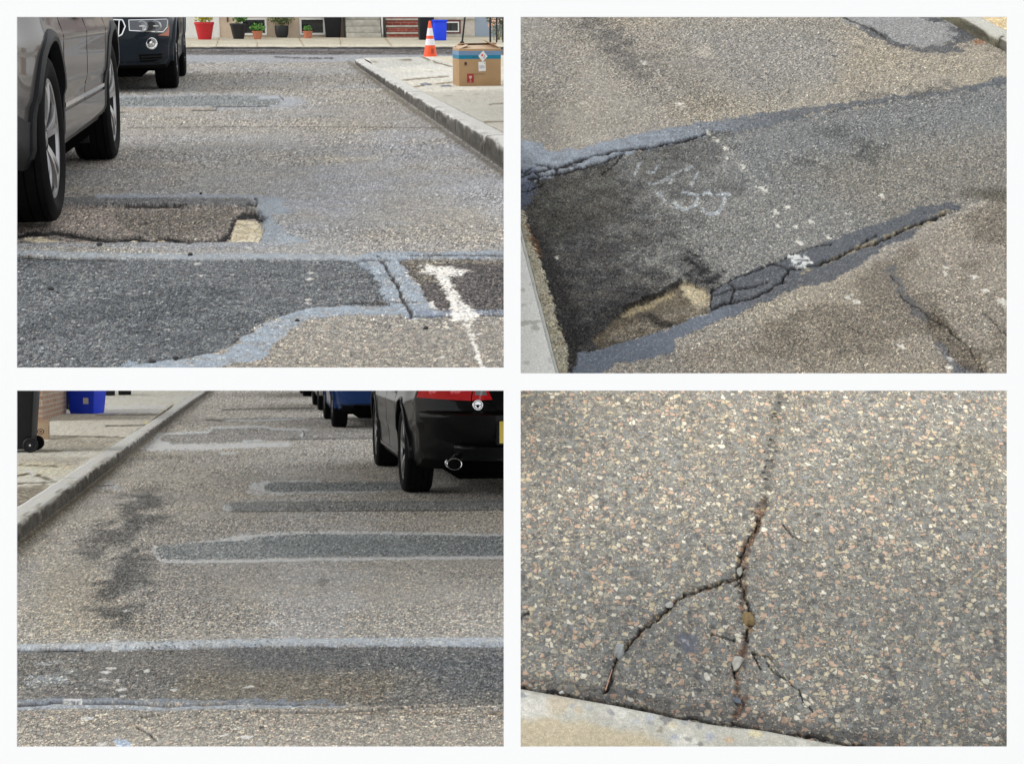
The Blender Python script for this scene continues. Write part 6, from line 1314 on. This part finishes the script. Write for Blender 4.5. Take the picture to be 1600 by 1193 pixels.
t = bin_(P3, x+.02, y+.30, Z3, R(-24), .50, .42, .50, M_BLUEP, 'large bright blue recycling bin standing on the pavement', lid=False, wheels=False, name='recycling_bin', taper=.86)
mb = MB(); mb.box(.05, -.212, .16, .14, -.200, .26); mb.build('white_sticker', M_WHT, t)
mb = MB(); mb.box(-.2, -.22, .445, .1, -.214, .462); mb.build('white_print', M_WHT, t)
x, y = on3(180, 616)
t = empty('stone_step', P3, x-.5, y, Z3, 0, 'low dark stone doorstep farther along the pavement', 'step'); mb = MB(); mb.box(-.9, 0, 0, .15, .9, .17); mb.build('lower_step', M_CONC, t, bevel=.01); mb = MB(); mb.box(-.9, .0, .172, -.1, .9, .36); mb.build('upper_step', M_CONC, t, bevel=.01)
for i, (px_, pz_) in enumerate(((168, 618.0), (194, 617))):
    x, y = on3(px_, pz_); t = empty('planter', P3, x, y+.2, Z3, 0, ('dark square planter left of the low stone doorstep', 'dark slim planter right of the low stone doorstep')[i], 'planter'); mb = MB(); mb.box(-.16, -.14, 0, .16, .14, .34, taper=.85); mb.build('container', M_BIN, t, bevel=.01); mb = MB(); leaves(mb, (0, 0, .42), .16, .14, .12, 90, .06, rng); mb.build('foliage', M_LEAFD, t)
# ---- pebbles caught in the cracks of place 4
def pebble(px, py, a, b, h, rot, col, label, seed, place=P4, z=.0, group=None, rz0=.35):
    rg = random.Random(seed); me = bpy.data.meshes.new('pebble'); bm = bmesh.new(); bmesh.ops.create_icosphere(bm, subdivisions=4, radius=1)
    for _ in range(9):                                     # chip flat facets
        n_ = Vector((rg.gauss(0, 1), rg.gauss(0, 1), rg.gauss(.2, .8))).normalized(); d_ = .62+.22*rg.random()
        for v in bm.verts:
            q = v.co.dot(n_)
            if q > d_: v.co -= n_*(q-d_)*.9
    for v in bm.verts:
        u = v.co; s_ = 1+.05*math.sin(u.x*5+seed)*math.cos(u.y*6)+.03*math.sin(u.z*11+u.x*9); v.co = Vector((u.x*a*s_, u.y*b*s_, u.z*h*s_))
    bm.to_mesh(me); bm.free(); me.polygons.foreach_set('use_smooth', [True]*len(me.polygons)); me.set_sharp_from_angle(angle=R(28))
    me.materials.append(mat('pebble '+str(seed), col, .8, noise=.4, nscale=60, bump=.5)); o = bpy.data.objects.new('pebble', me)
    x, y = pw(place, px, py, z); link(o, None, place.M @ Matrix.Translation((x, y, z+h*rz0)) @ Matrix.Rotation(R(rot), 4, 'Z')); tag(o, label, 'pebble', group)
pebble(1169, 967, .014, .028, .012, 4, (.20, .14, .06), 'honey brown oval pebble wedged upright in the main crack', 1)
pebble(1152, 1036, .014, .025, .013, -22, (.36, .35, .31), 'pale two tone pebble low in the main crack', 2)
pebble(968, 1018, .012, .026, .012, -12, (.24, .25, .25), 'mottled grey pebble lying in the side crack', 3)
pebble(1046, 946, .010, .010, .008, 10, (.36, .36, .34), 'small round white pebble on the side crack', 4)
pebble(1105, 1057, .009, .013, .005, 15, (.45, .43, .38), 'small white chip between the two cracks', 5)
pebble(878, 1082, .007, .005, .005, 0, (.5, .5, .48), 'tiny white chip beside the concrete kerb', 6)
pebble(1156, 893, .008, .016, .008, -8, (.28, .28, .25), 'narrow grey chip where the cracks meet', 7)
pebble(1152, 1094, .008, .012, .006, 30, (.10, .12, .15), 'small slate blue chip near the foot of the main crack', 8)
# twigs in the side crack
x, y = pw(P4, 952, 1062, .004); t = MB(); t.tube((0, 0, .006), (.018, .058, .010), .0016, .0010, 6); o = t.build('twig', mat('dry twig', (.42, .24, .18), .8), None, P4.M @ Matrix.Translation((x-.01, y-.03, 0))); tag(o, 'thin reddish twig lying in the foot of the side crack', 'twig')
# loose stones on the repaired patches of place 1
for i, (px_, py_, s_) in enumerate(((80, 453, .012), (155, 384, .013), (297, 399, .012), (314, 303.5, .010), (275, 562, .010), (238, 567, .011), (464, 502, .009), (665, 514, .009))):
    pebble(px_, py_, s_, s_*.9, s_*.7, i*40, (.035, .035, .038), ('small dark stone on the left of the dark repair', 'small dark stone just below the pothole', 'small dark stone on the seam above the dark repair', 'tiny dark stone on the road above the pothole', 'tiny dark stone at the bottom edge on pale tar', 'dark stone left of another at the bottom edge of the tar', 'tiny dark stone below the white flecks', 'tiny dark stone left of the white paint spill tail')[i], 20+i, P1, 0, 'loose dark stones on the road', .6)
# ================================================================== WHITE DISPLAY BOARD with four openings, standing in front of the four streets
bd = MB(); D = 3.3; TH = .004
def bp_(px, py, d): return Vector(((px-CX)/F*d, (CY-py)/F*d, -d))
XS = [-70, 26, 787, 813.5, 1574, 1670]; YT = {0: (26.5, 573.5), 1: (26.5, 583)}
def slab(x0, y0, x1, y1):
    fr = [bp_(x0, y0, D), bp_(x1, y0, D), bp_(x1, y1, D), bp_(x0, y1, D)]; bk = [q+Vector((0, 0, -TH)) for q in fr]
    bd.add(fr+bk, [(3, 2, 1, 0), (4, 5, 6, 7), (0, 1, 5, 4), (1, 2, 6, 5), (2, 3, 7, 6), (3, 0, 4, 7)])
slab(-70, -40, 26, 1230); slab(1574, -40, 1670, 1230); slab(787, -40, 813.5, 1230)
slab(26, -40, 787, 26.5); slab(26, 574, 787, 610); slab(26, 1166, 787, 1230)
slab(813.5, -40, 1574, 26.5); slab(813.5, 583, 1574, 610); slab(813.5, 1166, 1574, 1230)
M_BOARD = mat("white board", (.80, .80, .80), .75, spec=.2, noise=.004, nscale=4)
bm = bmesh.new(); me = bpy.data.meshes.new('display_board'); me.from_pydata([tuple(v) for v in bd.v], [], bd.f); bm.from_mesh(me)
bmesh.ops.remove_doubles(bm, verts=bm.verts, dist=1e-5); bmesh.ops.recalc_face_normals(bm, faces=bm.faces); bm.to_mesh(me); bm.free(); me.materials.append(M_BOARD)
ob = bpy.data.objects.new('display_board', me); link(ob, None, Matrix.Translation((0, 0, CAMH)) @ co.rotation_euler.to_matrix().to_4x4())
tag(ob, 'white display board with four rectangular openings that each frame a street', 'display board')
